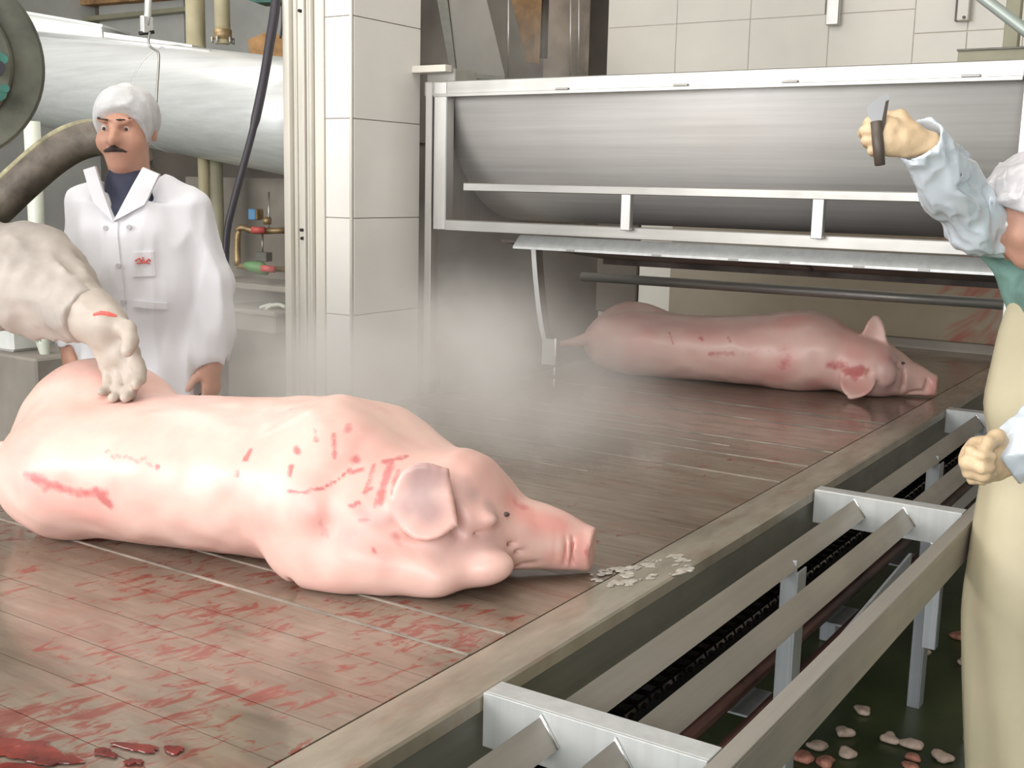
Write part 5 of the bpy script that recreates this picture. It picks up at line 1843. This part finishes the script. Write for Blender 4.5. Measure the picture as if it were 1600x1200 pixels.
# ================================================================== scraps on the floor and foam on the table
def scrap(px, py, r, mat, seed):
    g = random.Random(seed)
    c = PZ(px, py, 0.0)
    h_ = r * 0.22
    G = Grid((-r * 1.7, -r * 1.7, -0.002), (r * 1.7, r * 1.7, r * 1.5), h_)
    for _ in range(4):
        a = g.uniform(0, 6.28)
        G.ell((math.cos(a) * r * .6, math.sin(a) * r * .6, r * g.uniform(.2, .6)), (r * g.uniform(.4, .8), r * g.uniform(.3, .6), r * g.uniform(.25, .5)), r * .3)
    G.ell((0, 0, r * .35), (r * .8, r * .6, r * .4), r * .3)
    G.F = np.maximum(G.F, 0.002 - G.Z + 0 * G.X)
    Vv_, Fq = G.mesh()
    o = link('meat_scrap', np_mesh('meat_scrap', Vv_, Fq), mat)
    o.location = c
    return tag(o, 'small pale scrap of trimmed fat lying on the dark green floor' if mat == 'fat' else 'small reddish scrap of meat lying on the dark green floor', 'scrap', 'scraps on the floor')


SCRAPS = ((1437, 1024, .030, 'fat', 'pale triangular fat scrap alone on the green floor below the outer rail'), (1502, 998, .034, 'flesh', 'long red scrap on the floor touching the apron, farthest along it'),
          (1512, 1040, .030, 'fat', 'pale scrap on the floor against the apron, above a small red one'), (1516, 1056, .022, 'flesh', 'small red scrap against the apron just below a pale one'),
          (1440, 982, .024, 'flesh', 'small red scrap on the floor beside the rack corner post'), (1347, 1114, .026, 'fat', 'upright pale scrap alone on open green floor right of the outer rail'),
          (1318, 1150, .028, 'fat', 'round pale scrap on the floor below the lone upright one'), (1277, 1172, .028, 'fat', 'pale scrap nearest the outer rail in the lower floor cluster'),
          (1321, 1184, .028, 'fat', 'pale scrap directly below the round one near the bottom edge'), (1389, 1160, .028, 'fat', 'pale scrap in the lower floor row, left of the joined pair'),
          (1422, 1168, .030, 'fat', 'pale upper scrap of the touching pair low on the floor'), (1427, 1186, .024, 'flesh', 'red scrap touching the underside of a pale one low on the floor'),
          (1474, 1188, .030, 'fat', 'pale scrap low on the floor, last before the apron hem'), (1252, 1190, .030, 'flesh', 'red scrap under the outer rail at the bottom edge, leftmost'),
          (1286, 1196, .030, 'flesh', 'red scrap at the bottom edge just right of the leftmost red one'), (1519, 1148, .022, 'fat', 'small pale scrap peeping out beside the lower apron'),
          (1425, 1202, .026, 'flesh', 'red scrap cut by the bottom edge below the touching pair'))
for i, (px, py, r, mt, lb) in enumerate(SCRAPS):
    scrap(px, py, r, mt, 100 + i)['label'] = lb
def puddle(name, px, py, blobs, mat, label, cat, kind=None, rot=0.0):
    """flat irregular pools standing on the table, one mesh"""
    bm = bmesh.new()
    for n_, (cx_, cy_, r, e, sd) in enumerate(blobs):
        zz = 0.0012 + 0.0003 * (n_ % 6)
        g = random.Random(sd)
        ph = [g.uniform(0, 6.28) for _ in range(4)]
        outl = []
        for i in range(36):
            a = 2 * math.pi * i / 36
            q = r * (1 + .22 * math.sin(2 * a + ph[0]) + .16 * math.sin(3 * a + ph[1]) + .10 * math.sin(5 * a + ph[2]) + .06 * math.sin(9 * a + ph[3]))
            outl.append((cx_ + q * math.cos(a), cy_ + q * e * math.sin(a)))
        top = [bm.verts.new((cx_ + (x - cx_) * .93, cy_ + (y - cy_) * .93, zz)) for x, y in outl]
        low = [bm.verts.new((x, y, 0.0002)) for x, y in outl]
        bm.faces.new(top)
        for i in range(36):
            bm.faces.new((low[i], low[(i + 1) % 36], top[(i + 1) % 36], top[i]))
    o = bm_obj(name, bm, mat, None, False)
    o.location = PZ(px, py, DZ + 0.0015)
    o.rotation_euler = (0, 0, rot)
    return tag(o, label, cat, None, kind)


g = random.Random(5)
puddle('foam_splash', 1010, 893, [((g.uniform(-1, 1) * .12), g.uniform(-1, 1) * .05, g.uniform(.003, .016), g.uniform(.4, .9), i) for i in range(46)], 'foam',
       'pale wet froth on the table edge right of the near snout', 'splash', 'stuff', 1.2)
mb = simple('blood_pool', (0.20, 0.026, 0.018), 0.14, 0, 0.3, 22)
puddle('blood_pool', 30, 1172, [(0, 0, .050, .6, 3), (.055, -.02, .032, .5, 4), (-.06, .02, .05, .5, 9), (.03, -.06, .05, .5, 12)], mb, 'pool of dark red blood on the table at the lower left corner', 'blood', None, .5)
puddle('blood_pool', 215, 1168, [(0, 0, .028, .42, 21), (.048, .012, .017, .5, 24), (-.03, -.028, .02, .4, 29), (.02, -.035, .012, .6, 31)], mb, 'smaller clotted patch of blood right of the corner pool', 'blood', None, .25)


# ================================================================== steam
def steam(name, label, c, r, dens, sc, seed, rot=0.0):
    bm = bmesh.new()
    bmesh.ops.create_icosphere(bm, subdivisions=3, radius=1.0)
    o = bm_obj(name, bm, None, None, True)
    o.location = c
    o.scale = r
    o.rotation_euler = (0, 0, rot)
    m = bpy.data.materials.new(name)
    m.use_nodes = True
    nt = m.node_tree
    nt.nodes.clear()
    out = nt.nodes.new('ShaderNodeOutputMaterial')
    vs = nt.nodes.new('ShaderNodeVolumeScatter')
    vs.inputs['Color'].default_value = (0.96, 0.93, 0.895, 1)
    vs.inputs['Anisotropy'].default_value = 0.2
    tc = nt.nodes.new('ShaderNodeTexCoord')
    ln = nt.nodes.new('ShaderNodeVectorMath')
    ln.operation = 'LENGTH'
    nt.links.new(tc.outputs['Object'], ln.inputs[0])
    fall = N(nt, 'ShaderNodeMapRange')
    fall.interpolation_type = 'SMOOTHSTEP'
    fall.inputs[1].default_value, fall.inputs[2].default_value = 1.0, 0.25
    nt.links.new(ln.outputs['Value'], fall.inputs[0])
    nz = noise(nt, pos(nt, (1, 1, 1), (0.3, seed, 0)), sc, 3.0, 0.55, 0.3)
    nf = N(nt, 'ShaderNodeMapRange')
    nf.inputs[1].default_value, nf.inputs[2].default_value = 0.38, 0.64
    nf.inputs[3].default_value, nf.inputs[4].default_value = 0.12, 1.7
    nt.links.new(nz, nf.inputs[0])
    nt.links.new(math_(nt, 'MULTIPLY', math_(nt, 'MULTIPLY', fall.outputs[0], nf.outputs[0]), dens), vs.inputs['Density'])
    nt.links.new(vs.outputs[0], out.inputs['Volume'])
    o.data.materials.append(m)
    tag(o, label, 'steam', 'steam over the table', 'stuff')
    return o


if STEAM:
    steam('steam', 'steam cloud rising between the column and the far pig', (-2.75, 3.85, 1.0), (0.80, 0.75, 0.65), 1.1, 3.4, 0.0)
    steam('steam', 'steam drifting behind the back of the near pig below the column', (-2.25, 2.62, 0.99), (1.20, 0.66, 0.44), 3.0, 2.8, 1.3, 0.3)
    steam('steam', 'faint steam above the machine in front of the rusty plank', (-3.6, 5.4, 2.2), (0.6, 0.5, 0.5), 0.9, 3.0, 2.3)
